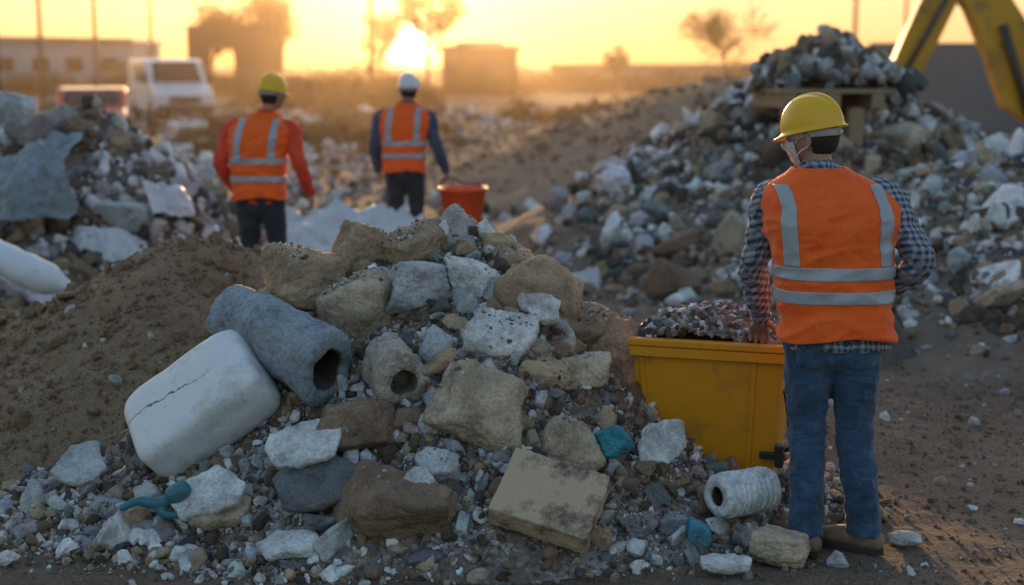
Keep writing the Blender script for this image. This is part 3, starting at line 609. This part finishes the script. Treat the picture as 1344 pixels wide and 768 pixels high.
def head_obj(par,loc,rot,hat,mask=False,hair=True,pitch=0):
    H=empty('head',loc,0,par); H.rotation_euler=(math.radians(pitch),0,math.radians(rot))
    D,F=ico(5); V=D*np.array([.077,.098,.118])
    z=D[:,2]; jaw=np.clip(-z,0,1)
    V[:,0]*=1-.33*jaw**1.6; V[:,1]=np.where(D[:,1]<0,V[:,1]*(1-.35*jaw**1.5),V[:,1]*(1-.05*jaw))
    def g(dx,dy,dz,s): 
        c=np.array([dx,dy,dz],float); c/=np.linalg.norm(c); return np.exp(-((D-c)**2).sum(1)/(2*s*s))
    V[:,1]+=.024*g(0,1,-.18,.10)+.012*g(0,1,0,.07)+.006*g(0,1,.28,.2)-.012*(g(.34,1,.02,.13)+g(-.34,1,.02,.13))+.008*g(0,1,-.50,.11)-.005*g(0,1,-.60,.04)+.012*g(0,.9,-.85,.15)
    V[:,0]+=.006*np.sign(D[:,0])*(g(.7,.7,-.15,.2)+g(-.7,.7,-.15,.2))
    mk('face',V,F,M_skin,True,None,H)
    for s in(-1,1):
        E,Fe=ico(3); e=E*np.array([.010,.022,.033]); e[:,0]+=.004*np.sin(E[:,1]*6); e[:,1]-=.004; 
        e[:,0]-= s*.005*np.exp(-(E[:,1]**2+E[:,2]**2)/.25)*(E[:,0]*s>0)
        Rz=np.array(Euler((math.radians(-8),0,math.radians(s*22))).to_matrix()); mk('ear',e@Rz.T+np.array([s*.078,-.008,-.008]),Fe,M_skin,True,None,H)
        mk('eyeball',E*.0125+np.array([s*.031,.077,.004]),Fe,M_eye,True,None,H); mk('iris',E*.006+np.array([s*.031,.0868,.004]),Fe,M_iris,True,None,H)
    L=E*np.array([.026,.006,.006])+np.array([0,.098,-.06]); mk('lips',L,Fe,M_lips,True,None,H)
    if hair:
        W=V*1.06+D*(fbm(D*14,3)*.004)[:,None]; k=((D[:,1]<.30-.3*np.clip(-D[:,2],0,1))|(D[:,2]>.45))&(D[:,2]>-.55+.18*np.clip(D[:,1]+.4,0,1)*2+.05*fbm(D*20,2))
        k&=~((np.abs(D[:,0])>.8)&(D[:,2]<.1)&(D[:,1]>-.25))
        Fk=F[k[F].all(1)]; u,inv=np.unique(Fk,return_inverse=True); ho=mk('hair',W[u],inv.reshape(Fk.shape),M_hair,True,None,H); ho.modifiers.new('s','SOLIDIFY').thickness=.006
    if mask:
        W=V*1.07; W[:,1]+=.006; k=(D[:,1]>.30)&(D[:,2]<.0)&(D[:,2]>-.93); Fk=F[k[F].all(1)]; u,inv=np.unique(Fk,return_inverse=True); mk('mask',W[u],inv.reshape(Fk.shape),M_mask,True,None,H)
        for s in(-1,1):
            for za,zb in((-.01,.012),(-.062,-.034)):
                Vt,Ft=tube([(s*.068,.045,za-.01),(s*.083,.015,(za+zb)/2),(s*.088,-.02,zb)],[.0028]*3,8,.006); mk('mask_loop',Vt,Ft,M_mask,True,None,H)
    T=empty('helmet',(0,-.004,.032),0,H,.93); T.rotation_euler=(math.radians(-4),0,0)
    nt_=96; th=np.linspace(0,2*np.pi,nt_,endpoint=False); rows=[]
    for ph in np.linspace(89,0,26):
        p_=math.radians(ph); r=math.cos(p_)**.9; zz=.138*math.sin(p_)**.95
        X=.108*r*np.cos(th);Y_=.132*r*np.sin(th); Z=np.full(nt_,zz)
        ridge=np.exp(-(X/.017)**4)*(.006)*np.clip(zz/.05,0,1); side=(np.exp(-((np.abs(X)-.048)/.008)**2))*.003*np.clip(zz/.07,0,1)
        k=1+(ridge+side)/.11; rows.append(np.stack([X*k,Y_*k,Z*(1+(ridge+side)/.12)],-1))
    fr=np.clip(np.sin(th),0,1)**2
    for d_,zz in((.004,-.004),(.010,-.007),(.013,-.010),(.012,-.014),(.005,-.012),(-.004,-.006)):
        ex_=max(d_,0)/.013; X=(.108+d_)*np.cos(th); Y_=(.132+d_+.036*fr*ex_)*np.sin(th); Z=zz-.010*fr*ex_+0*th; rows.append(np.stack([X,Y_,Z],-1))
    nr=len(rows); V2=np.vstack(rows); Fh=gridfaces(nr,nt_,True)+[tuple(range(nt_))]
    mk('shell',V2,Fh,hat,True,None,T)
    rows=[]
    for zz,dd in((-.004,0),(-.034,.0),(-.034,-.003),(-.004,-.003)):
        rows.append(np.stack([(.092+dd)*np.cos(th),(.115+dd)*np.sin(th),np.full(nt_,zz)-.012*np.clip(-np.sin(th),0,1)],-1))
    mk('band',np.vstack(rows),gridfaces(4,nt_,True),M_strap,True,None,T)
    box('ratchet',(-.015,.015,-.124,-.112,-.042,-.024),M_strap,T,.005)
    return H
def hand_obj(par,wrist,fdir,pn,side,curl=25,mat=None,spread=6,name='hand'):
    f=Vector(fdir).normalized(); n=Vector(pn); n=(n-n.dot(f)*f).normalized(); t=f.cross(n)*side
    M=np.array([[*t],[*f],[*n]]).T
    parts=[tube([(0,-.02,0),(0,.02,0),(.0,.055,0),(0,.085,0)],[(.026,.019),(.030,.018),(.040,.016),(.040,.013)],16,.008,ref=(0,0,1))]
    for k,(x,l,r) in enumerate(((.030,.072,.0092),(.010,.080,.0095),(-.010,.075,.0090),(-.029,.058,.0080))):
        c=math.radians(curl*(.8+.15*k)); a=math.radians(spread*(1.5-k)); p=np.array([x,.078,0.]); pts=[p-np.array([0,.02,0]),p]; ang=0
        for q,fl in enumerate((.45,.30,.25)):
            ang+=c*(.6,1.,.8)[q]; p=p+l*fl*np.array([math.sin(a)*math.cos(ang),math.cos(a)*math.cos(ang),math.sin(ang)]); pts.append(p)
        parts.append(tube(pts,[r,r*1.05,r,r*.95,r*.78],10,.006,ref=(0,0,1)))
    parts.append(tube([(.018,.010,.004),(.044,.035,.012),(.058,.060,.02),(.062,.084,.028)],[.014,.0125,.0105,.0085],10,.006,ref=(0,0,1)))
    parts=[(np.asarray(V)@M.T+np.array(wrist),F) for V,F in parts]
    return remeshed(name,parts,mat or M_skin,.0035,par,3)
def person(name,loc,rz,J,prof,shirt,pants,hat,bands,vx=.165,face=0,fpitch=0,mask=False,detail=True,boots=M_boot,plus=0):
    P=empty(name,loc,math.radians(rz)); vox=.008 if detail else .014
    pr=np.array(prof,float)
    zs=np.linspace(pr[0,0]-.045,pr[-1,0],40); th=np.linspace(0,2*np.pi,48,endpoint=False)
    V=torso_pts(prof,zs,th,-.020).reshape(-1,3); V[:48*3,2]=np.repeat([pr[0,0]-.045,pr[0,0]-.03,pr[0,0]-.015],48); F=gridfaces(40,48,True)+[tuple(range(47,-1,-1)),tuple(39*48+j for j in range(48))]
    parts=[(V,F)]
    for s in 'LR':
        a=J['arm'+s]; sh,elb,wr_=[np.array(q,float) for q in a]; inn=sh*np.array([.45,1,1])+np.array([pr[-2,1]*.5,0,.0])
        m1=(sh+elb)/2; m2=(elb+wr_)/2
        parts.append(tube([inn,sh,m1,elb,m2,wr_],[.06,.072,.063,.057,.052,.040],20,.015))
    nk=np.array(J['neck'],float); hd=np.array(J['head'],float)
    parts.append(tube([nk+np.array([0,0,-.04]),nk+np.array([0,0,.035])+(hd-nk)*.05],[.073,.064],24,.01,cap=False))
    remeshed('shirt',parts,shirt,vox,P,4,disp=.028,dsize=.05)
    V,F=tube([nk+np.array([0,0,-.05]),nk*.55+hd*.45,hd+np.array([0,-.012,-.03])],[.056,.053,.056],24,.015); mk('neck',V,F,M_skin,True,None,P)
    head_obj(P,tuple(hd),face,hat,mask,pitch=fpitch)
    nz,nth=110,160; zs=np.linspace(pr[0,0],pr[-1,0]-.012,nz); th=np.linspace(0,2*np.pi,nth,endpoint=False)
    WR=.026; V=torso_pts(prof,zs,th,0.008,WR,3).reshape(-1,3)
    vo=mk('vest',V,gridfaces(nz,nth,True),M_vest,True,None,P); sm=vo.modifiers.new('s','SOLIDIFY'); sm.thickness=.006; sm.offset=-1
    VE=empty('reflective_strips',(0,0,0),0,P)
    for z0,z1 in bands:
        zz=np.linspace(z0,z1,10); V=torso_pts(prof,zz,th,.0115,WR,3).reshape(-1,3); o=mk('band',V,gridfaces(10,nth,True),M_refl,True,None,VE); o.modifiers.new('s','SOLIDIFY').thickness=.0025
    ztop=bands[-1][1]; 
    for xs_ in(-vx,vx):
        for sg in(-1,1):
            zz=np.linspace(ztop+.002,1.47,60); Q=hinterp(zz,pr[:,0],pr[:,1:])
            zk=[];tt=[]
            for zi,q in zip(zz,Q):
                a=q[2]; lo,hi=xs_-.025,xs_+.025
                if max(abs(lo),abs(hi))>a*.985: break
                cc=np.linspace(lo,hi,6)/a; tt.append(sg*np.arccos(np.sign(cc)*np.abs(cc)**(NSE/2))); zk.append(zi)
            if len(zk)<3: continue
            zk=np.array(zk);tt=np.array(tt)
            V=torso_pts(prof,zk,tt,.0115,WR,3).reshape(-1,3); o=mk('strip',V,gridfaces(len(zk),6),M_refl,True,None,VE); o.modifiers.new('s','SOLIDIFY').thickness=.0025
    hl,kl,al=[np.array(q,float) for q in J['legL']]; hr,kr,ar=[np.array(q,float) for q in J['legR']]; hc=(hl+hr)/2
    parts=[tube([hc+np.array([0,0,-.05]),hc+np.array([0,0.0,.04]),hc+np.array([0,0,.12])],[(.165,.115),(.172,.122),(.158,.108)],32,.02,ex=2.3)]
    for h_,k_,a_ in((hl,kl,al),(hr,kr,ar)):
        parts.append(tube([h_+np.array([0,0,.03]),h_*.55+k_*.45,k_,k_*.5+a_*.5+np.array([0,-.01,0]),a_*.92+k_*.08,a_+np.array([0,0,-.02])],[(.098,.115),(.088,.098),(.070,.075),(.068,.076),(.066,.070),(.068,.074)],24,.02,cap=False))
    po=remeshed('trousers',parts,pants,vox,P,5,disp=.030,dsize=.07)
    if detail:
        for s in(-1,1):
            n=10; a,b=np.meshgrid(np.linspace(-1,1,n),np.linspace(-1,1,n)); pw=.066
            X=hc[0]+s*.082+a*pw*(1+.0*b); Z=hc[2]-.045+b*.075-np.where(b<-.7,(1-np.abs(a))*.016,0); Yv=np.full_like(X,hc[1]-.25)
            o=mk('pocket',np.stack([X,Yv,Z],-1).reshape(-1,3),gridfaces(n,n),pants,True,None,P)
            m=o.modifiers.new('w','SHRINKWRAP'); m.target=po; m.wrap_method='PROJECT'; m.use_project_y=True; m.use_project_z=False; m.use_positive_direction=True; m.offset=.004
            m=o.modifiers.new('s','SOLIDIFY'); m.thickness=.004
    for s,a_,yaw in(('L',al,J['footL']),('R',ar,J['footR'])):
        c,s2=math.cos(math.radians(yaw)),math.sin(math.radians(yaw)); d=np.array([-s2,c,0]); base=np.array([a_[0],a_[1],0])
        parts=[tube([base+np.array([0,0,.05]),base+np.array([0,0,.13]),base+np.array([0,0,.19])],[(.042,.048),(.045,.052),(.05,.056)],20,.01),
               tube([base-d*.055+np.array([0,0,.052]),base+d*.03+np.array([0,0,.058]),base+d*.11+np.array([0,0,.052]),base+d*.175+np.array([0,0,.042])],[(.036,.038),(.040,.044),(.046,.036),(.038,.028)],20,.01,ref=(0,0,1))]
        remeshed('boot',parts,boots,.006,P,3)
        n=32; t=np.linspace(0,2*np.pi,n,endpoint=False); ly=.142*np.sin(t)+.06; lx=(.044+.008*np.sin(t))*np.cos(t); sd_=np.cross(d,[0,0,1])
        rows=[base+d*ly[:,None]+sd_*lx[:,None]*k+np.array([0,0,z_]) for z_,k in((0.0,.96),(.004,1.),(.024,1.),(.028,.95))]
        mk('sole',np.vstack(rows),gridfaces(4,n,True)+[tuple(range(n)),tuple(3*n+j for j in range(n))],M_sole,True,None,P)
    return P
g1=on(flat0,1.21,5.24)
prof1=[(.850,.015,0,.218,.140),(.94,.012,0,.206,.132),(1.05,0,.0,.206,.132),(1.18,-.015,.005,.226,.142),(1.30,-.025,.012,.246,.140),(1.37,-.03,.02,.248,.125),(1.425,-.045,.03,.205,.098),(1.465,-.06,.035,.125,.080),(1.50,-.07,.04,.078,.070)]
J1=dict(armL=[(-.228,.05,1.375),(-.278,.18,1.10),(-.215,.345,.86)],armR=[(.178,.02,1.375),(.302,-.06,1.14),(.225,.10,1.0)],neck=(-.065,.04,1.475),head=(-.088,.075,1.598),
 legL=[(-.095,0,.87),(-.080,.035,.47),(-.085,-.03,.09)],legR=[(.085,0,.87),(.095,.0,.47),(.140,-.02,.09)],footL=20,footR=58)
P1=person('construction_worker',(1.205,5.24,g1),0,J1,prof1,M_plaid,M_denim,M_yhat,[(.99,1.038),(1.08,1.128)],face=52,fpitch=-8,mask=True); P1.scale=(.985,.985,.985)
hand_obj(P1,(-.215,.35,.85),(.05,.72,-.55),(0.05,-.5,-.8),-1,20,name='hand_left')
hand_obj(P1,(.225,.10,1.0),(-.75,.45,-.35),(-.3,-.9,0.1),1,30,name='hand_right')
M_redsl=fabric('red_orange_sleeve',(.66,.05,.018),(.76,.08,.025)); M_navy=fabric('navy_cloth',(.045,.06,.10),(.07,.09,.14)); M_dark=fabric('dark_trousers',(.022,.024,.032),(.04,.042,.05))
prof2=[(.86,0,0,.200,.135),(.95,0,0,.190,.128),(1.05,0,.0,.190,.128),(1.18,0,.005,.212,.140),(1.30,.01,.012,.232,.138),(1.38,.02,.02,.232,.120),(1.44,.03,.03,.180,.092),(1.48,.045,.035,.11,.078),(1.51,.05,.04,.078,.070)]
J2=dict(armL=[(-.21,.02,1.38),(-.285,-.04,1.12),(-.235,.10,.93)],armR=[(.24,.02,1.38),(.32,-.04,1.12),(.37,.08,.89)],neck=(.055,.04,1.485),head=(.10,.07,1.625),
 legL=[(-.09,0,.87),(-.10,.05,.47),(-.12,.0,.09)],legR=[(.09,0,.87),(.11,.07,.47),(.10,-.10,.10)],footL=10,footR=-25)
P2=person('construction_worker',(-1.90,10.7,on(flat0,-1.9,10.7)),-6,J2,prof2,M_redsl,M_dark,M_yhat,[(.985,1.03),(1.12,1.165)],vx=.12,face=-32,fpitch=-6,detail=False)
hand_obj(P2,(-.235,.10,.93),(.1,.5,-.8),(1,0,.1),-1,35,name='hand_left'); hand_obj(P2,(.37,.08,.89),(.05,.2,-1),(-1,.1,0),1,35,name='hand_right')
J3=dict(armL=[(-.22,.02,1.36),(-.275,-.02,1.10),(-.262,.07,.86)],armR=[(.22,.02,1.36),(.30,-.02,1.10),(.38,.06,.86)],neck=(0.02,.03,1.475),head=(.035,.06,1.61),
 legL=[(-.09,0,.86),(-.10,.05,.46),(-.12,.0,.09)],legR=[(.09,0,.86),(.10,.06,.46),(.12,.02,.09)],footL=10,footR=-10)
prof3=[(z_,a*.5,b,c,d) for z_,a,b,c,d in prof2]
P3=person('construction_worker',(-1.0,13.3,on(flat0,-1,13.3)),-4,J3,prof3,M_navy,M_dark,M_whelm,[(.985,1.03),(1.10,1.145)],vx=.12,face=-4,detail=False)
hand_obj(P3,(-.262,.07,.86),(0,.1,-1),(1,0,0),-1,30,name='hand_left'); hand_obj(P3,(.38,.06,.86),(.05,.1,-1),(-1,0,0),1,75,name='hand_right')
TB=empty('red_bucket',(-.46,13.3,.34))
n=48; th=np.linspace(0,2*np.pi,n,endpoint=False); rows=[]
for r,z_ in((.165,.0),(.17,.01),(.215,.34),(.232,.345),(.234,.375),(.222,.38),(.208,.375),(.16,.02)):
    rows.append(np.stack([r*np.cos(th),r*.9*np.sin(th),np.full(n,z_)],-1))
mk('tub',np.vstack(rows),gridfaces(len(rows),n,True)+[tuple(range(n)),tuple(7*n+j for j in range(n))],M_redp,True,None,TB)
V,F=tube([(-.21,0,.36),(-.2,0,.44),(-.14,0,.47),(0,0,.42),(.14,0,.40),(.21,0,.36)],[.008]*6,8,.02); mk('handle',V,F,M_blk,True,None,TB)
# ------------------------------------------------------------------ excavator
M_yel=pmat('excavator_paint',(.60,.30,.015),(.66,.35,.02),2,.5,20,.1,.005,dirt=(.12,.08,.05),dscale=2,dlo=.5,dhi=.75)
M_stl=pmat('dark_steel',(.05,.05,.05),(.10,.09,.08),4,.5,20,.2,.005,metal=.6); M_glass=pmat('dark_glass',(.02,.025,.03),(.03,.035,.04),2,.1,5,0)
EX=empty('excavator',(-.30,0,0))
prism('boom',[(7.40,3.38),(7.75,3.62),(8.15,3.45),(8.75,2.6),(9.25,1.6),(9.85,1.05),(9.65,.65),(9.1,.75),(8.50,1.15),(8.15,2.0),(7.80,2.75),(7.60,3.0)],23.8,24.2,M_yel,EX,.03)
prism('stick',[(7.30,3.5),(7.75,3.45),(7.72,3.05),(7.0,1.45),(6.78,1.25),(6.48,1.55),(6.82,2.4)],23.85,24.15,M_yel,EX,.03)
cyl('boom_cylinder',(7.2,24,3.3),(8.5,24,2.9),.06,M_stl,EX); cyl('stick_cylinder',(6.75,23.7,1.7),(7.5,23.7,3.1),.05,M_stl,EX)
cyl('lift_cylinder',(8.9,23.7,.9),(8.35,23.7,2.5),.07,M_stl,EX)
prism('bucket',[(6.55,1.5),(6.95,1.45),(7.1,1.0),(6.85,.65),(6.45,.6),(6.2,.85),(6.5,.95),(6.6,1.15)],23.6,24.4,M_stl,EX,.02)
for k in range(4): prism('tooth_%d'%k,[(6.22,.88),(6.02,.93),(6.24,.80)],23.62+k*.2,23.72+k*.2,M_stl,EX)
for k,yy in enumerate((22.8,24.6)):
    prism('track_%d'%k,[(9.6,.1),(9.3,.45),(9.6,.8),(12.8,.8),(13.1,.45),(12.8,.1)],yy,yy+.5,M_stl,EX,.05)
    for q in range(6): cyl('roller',(9.7+q*.6,yy-.03,.38),(9.7+q*.6,yy+.53,.38),.2,M_stl,EX)
box('house',(9.9,13.2,22.9,25.0,.95,2.1),M_yel,EX,.1); box('cab_frame',(9.7,11.2,22.85,23.9,2.12,3.3),M_yel,EX,.08); box('cab_glass',(9.68,11.1,22.83,23.8,2.3,3.1),M_glass,EX,.03); box('counterweight',(13.2,13.8,22.9,25.0,.9,2.3),M_stl,EX,.1)
# ------------------------------------------------------------------ background buildings / vehicles
M_shed=pmat('pale_metal_cladding',(.30,.37,.42),(.36,.42,.46),1,.6,6,.1,.02); M_roof=pmat('roof_sheet',(.16,.18,.2),(.22,.23,.24),1,.6,6,.2,.02)
SH=empty('warehouse',(-30.6,101,0))
box('walls',(-5,5,-4,4,0,3.3),M_shed,SH,0); prism('roof',[(-5.3,3.3),(5.3,3.3),(5.1,3.6),(-5.1,3.75)],-4.3,4.3,M_roof,SH)
for k in range(20): box('cladding_rib',(-4.9+k*.5,-4.8+k*.5,-4.05,-4.0,0,3.25),M_shed,SH,0)
for k in range(4): box('window_%d'%k,(-4+k*2.3,-2.9+k*2.3,-4.07,-4.052,1.4,2.3),M_glass,SH,0)
box('door',(4.0,4.8,-4.07,-4.052,0,2.1),M_roof,SH,0)
M_brick=pmat('old_brick',(.12,.065,.045),(.17,.10,.07),3,.9,10,.4,.03)
arc=[(-15.4,1.6)]+[(-16.2+.8*math.cos(a),2.2+.85*math.sin(a)) for a in np.linspace(0,math.pi,12)]+[(-17.0,1.6)]
poly=[(-18.0,0),(-18.0,4.0),(-17.3,4.0),(-17.0,4.35),(-15.6,4.4),(-15.2,4.1),(-13.2,4.1),(-13.2,3.3),(-12.8,3.2),(-12.8,0),(-15.4,0)]+arc+[(-17.0,0)]
prism('brick_ruin',poly,80,81,M_brick)
TK=empty('storage_tank',(-2.0,90,0)); cyl('drum',(0,0,0),(0,0,2.8),2.35,M_brick,TK,48); cyl('roof',(0,0,2.8),(0,0,3.0),2.6,M_roof,TK,48); cyl('cap',(0,0,3.0),(0,0,3.25),1.6,M_roof,TK,32,1.4)
box('concrete_wall',(10.0,30,40,40.5,0,2.45),pmat('dark_concrete',(.13,.14,.15),(.18,.19,.2),1,.9,6,.3,.03),None,.02)
box('concrete_wall',(3,40,110,111,0,1.9),pmat('grey_concrete',(.16,.15,.15),(.22,.21,.2),.5,.9,6,.3,.03),None,.02)
M_vanp=pmat('white_van_paint',(.62,.66,.70),(.66,.70,.74),1,.3,5,0,coat=.4); M_rub=pmat('tyre_rubber',(.02,.02,.02),(.03,.03,.03),5,.85,20,.2); M_lamp=pmat('headlamp',(.7,.7,.7),(.8,.8,.8),5,.2,5,0); M_carp=pmat('red_car_paint',(.50,.03,.02),(.55,.04,.03),1,.3,5,0,coat=.5)
def vehicle(name,loc,rz,paint,W,side,win,wheels,r,front_y):
    E=empty(name,loc,math.radians(rz)); prism('body',side,-W/2,W/2,paint,E,.07,'YZ')
    for s in(-1,1):
        for k,p in enumerate(win): prism('side_window',p,s*(W/2-.02),s*(W/2+.012),M_glass,E,0,'YZ')
        for k,wy in enumerate(wheels):
            cyl('wheel',(s*(W/2-.2),wy,r),(s*(W/2+.03),wy,r),r,M_rub,E,28); cyl('hub',(s*(W/2+.03),wy,r),(s*(W/2+.045),wy,r),r*.55,M_stl,E,20)
    return E
side=[(-2.5,.35),(-2.55,.9),(-2.3,1.1),(-1.5,1.28),(-.75,2.02),(-.4,2.1),(2.6,2.12),(2.7,1.9),(2.7,.35)]
VN=vehicle('parked_van',(-11.9,50,-.05),24,M_vanp,1.95,side,[[(-1.25,1.3),(-.7,1.9),(0.1,1.9),(.1,1.3)],[(.3,1.3),(.3,1.9),(1.3,1.9),(1.3,1.3)]],(-1.6,1.75),.34,-2.5)
def quad(name,pts,mat,par,th=.02):
    o=mk(name,pts,[(0,1,2,3)],mat,False,None,par); o.modifiers.new('s','SOLIDIFY').thickness=th; return o
quad('windshield',[(-.82,-1.50,1.31),(.82,-1.50,1.31),(.74,-.80,2.0),(-.74,-.80,2.0)],M_glass,VN); box('grille',(-.5,.5,-2.59,-2.545,.62,.85),M_blk,VN,.01); box('bumper',(-.95,.95,-2.62,-2.5,.33,.55),M_blk,VN,.03)
for s in(-1,1): box('headlamp',(s*.75-.16,s*.75+.16,-2.57,-2.4,.72,.95),M_lamp,VN,.03); box('mirror',(s*1.12-.08,s*1.12+.08,-1.3,-1.15,1.3,1.6),M_blk,VN,.02)
side=[(-2.1,.3),(-2.15,.65),(-1.9,.8),(-1.0,.92),(-.35,1.38),(.9,1.42),(1.7,1.0),(2.1,.95),(2.15,.35)]
CR=vehicle('parked_car',(-11.1,38,-.15),14,M_carp,1.75,side,[[(-.75,.95),(-.3,1.3),(.2,1.32),(.2,.95)],[(.28,.95),(.28,1.32),(.85,1.33),(1.3,.98)]],(-1.3,1.3),.31,-2.1)
quad('windshield',[(-.72,-.97,.95),(.72,-.97,.95),(.64,-.40,1.35),(-.64,-.40,1.35)],M_glass,CR)
quad('rear_window',[(-.62,.95,1.40),(.62,.95,1.40),(.7,1.62,1.05),(-.7,1.62,1.05)],M_glass,CR)
for s in(-1,1): box('headlamp',(s*.62-.14,s*.62+.14,-2.16,-2.0,.55,.70),M_lamp,CR,.02)
M_pole=pmat('weathered_pole',(.08,.06,.05),(.12,.1,.08),5,.9,20,.2)
for u,Yp,Hh,arm in((5,60,6.5,1),(62,75,7,1),(133,85,9,0),(490,75,8.5,1),(1115,80,8,0),(205,95,7,1),(1180,95,6.5,0)):
    Xp=(u-672)/1867*Yp; E=empty('utility_pole',(Xp,Yp,0)); cyl('post',(0,0,0),(0,0,Hh),.14,M_pole,E,10,.09)
    if arm: box('crossarm',(-.9,.9,-.2,-.12,Hh-.7,Hh-.55),M_pole,E,.01); [cyl('insulator',(q,-.16,Hh-.54),(q,-.16,Hh-.38),.05,M_pole,E,8) for q in(-.8,-.4,.4,.8)]
M_bark=pmat('bark',(.07,.05,.035),(.11,.08,.055),8,.95,20,.5); M_leaf=pmat('autumn_leaves',(.11,.085,.03),(.16,.10,.035),3,.8,10,0); M_scrub=pmat('dry_scrub',(.11,.075,.038),(.18,.125,.065),1.5,.95,10,0)
def tree(name,loc,H,spread,seed,leaves=0,levels=5,trunk=.30):
    rs=np.random.RandomState(seed); VV=[];FF=[];off=0;tips=[]
    def segm(p,q,r0,r1):
        nonlocal off
        d=(q-p)/np.linalg.norm(q-p); u=np.cross(d,[.3,.5,.8]); u/=np.linalg.norm(u); w_=np.cross(d,u)
        for c,r in((p,r0),(q,r1)):
            for k in range(5): a=k*2*np.pi/5; VV.append(c+r*(np.cos(a)*u+np.sin(a)*w_))
        for k in range(5): FF.append((off+k,off+(k+1)%5,off+5+(k+1)%5,off+5+k))
        off+=10
    def grow(p,d,L,r,lv):
        n=3
        for k in range(n):
            d2=d+rs.normal(size=3)*.10; d2/=np.linalg.norm(d2); q=p+d2*L/n; segm(p,q,r*(1-.12*k),r*(1-.12*(k+1))); p=q; d=d2
            if lv>0 and (k>0 or lv<levels):
                for b in range(2 if k<2 else 3):
                    e=d*.9+rs.normal(size=3)*spread*.8; e[2]+=.25; e/=np.linalg.norm(e); grow(p,e,L*rs.uniform(.55,.75),max(r*.5,.010),lv-1)
        if lv<=1: tips.append(p)
    grow(np.zeros(3),np.array([0,0,1.]),H*trunk,H*.02,levels)
    VV=np.array(VV); k_=H/VV[:,2].max(); VV=VV*k_
    E=empty(name,loc); mk('trunk_and_limbs',VV,FF,M_bark,True,None,E)
    if leaves and tips:
        T=np.array(tips)*k_; idx=rs.randint(0,len(T),leaves); C=T[idx]+rs.normal(size=(leaves,3))*H*.03; R_=rrot(rs,leaves); s=rs.uniform(.03,.07,leaves)[:,None,None]*H/5
        q=np.array([[-1,-.6,0],[1,-.6,0],[1,.6,0],[-1,.6,0]])*s; V=np.einsum('nij,nvj->nvi',R_,q)+C[:,None]; mk('crown',V.reshape(-1,3),np.arange(leaves*4).reshape(-1,4),M_leaf,False,None,E)
    return E
tree('bare_tree',(13.2,90,0),6.2,.75,3,0,4,.40); tree('bare_tree',(7.2,100,0),3.6,.8,4,0,4,.4); tree('bare_tree',(18.5,85,0),4.4,.8,5,0,4,.4)
tree('autumn_tree',(-4.4,76,0),6.4,.55,8,2200,3,.5); tree('autumn_tree',(-14.6,88,0),6.8,.7,9,3500,4,.38); tree('autumn_tree',(-19.5,92,0),6.2,.7,10,3200,4,.38); tree('bare_tree',(-8.6,95,0),6.0,.7,12,0,4,.4)
def shrubs(name,items,seed,n=900):
    rs=np.random.RandomState(seed); VV=[]
    for (x,y,rx,hh) in items:
        m=int(n*rx*.8); a=rs.normal(size=(m,3)); a/=np.linalg.norm(a,axis=1)[:,None]; r=rs.uniform(.3,1,m)**.5
        C=np.stack([x+a[:,0]*r*rx,y+a[:,1]*r*rx*.6,np.abs(a[:,2])*r*hh],-1); C[:,2]*=1+.35*fbm(C*1.3,2)
        q=np.array([[-1,-.35,0],[1,-.35,0],[1,.35,0],[-1,.35,0]])*rs.uniform(.04,.14,m)[:,None,None]; VV.append((np.einsum('nij,nvj->nvi',rrot(rs,m),q)+C[:,None]).reshape(-1,3))
    V=np.vstack(VV); return mk(name,V,np.arange(len(V)).reshape(-1,4),M_scrub,False)
rs=np.random.RandomState(77); it=[]
for k in range(40): yy=rs.uniform(55,75); uu=rs.uniform(-330,-120); it.append((uu/1867*yy*1.0,yy,rs.uniform(.8,1.8),rs.uniform(.8,1.9)))
for k in range(60): yy=rs.uniform(85,120); uu=rs.uniform(-700,700); it.append((uu/1867*yy,yy,rs.uniform(1.5,3.2),rs.uniform(.9,1.9)))
for k in range(26): yy=rs.uniform(28,46); uu=rs.uniform(-420,-60); it.append((uu/1867*yy,yy,rs.uniform(.4,1.2),rs.uniform(.2,.5)))
for k in range(26): yy=rs.uniform(38,58); uu=rs.uniform(0,420); it.append((uu/1867*yy,yy,rs.uniform(.6,1.4),rs.uniform(.3,.8)))
shrubs('shrubs',it,5,420)
print('ok')
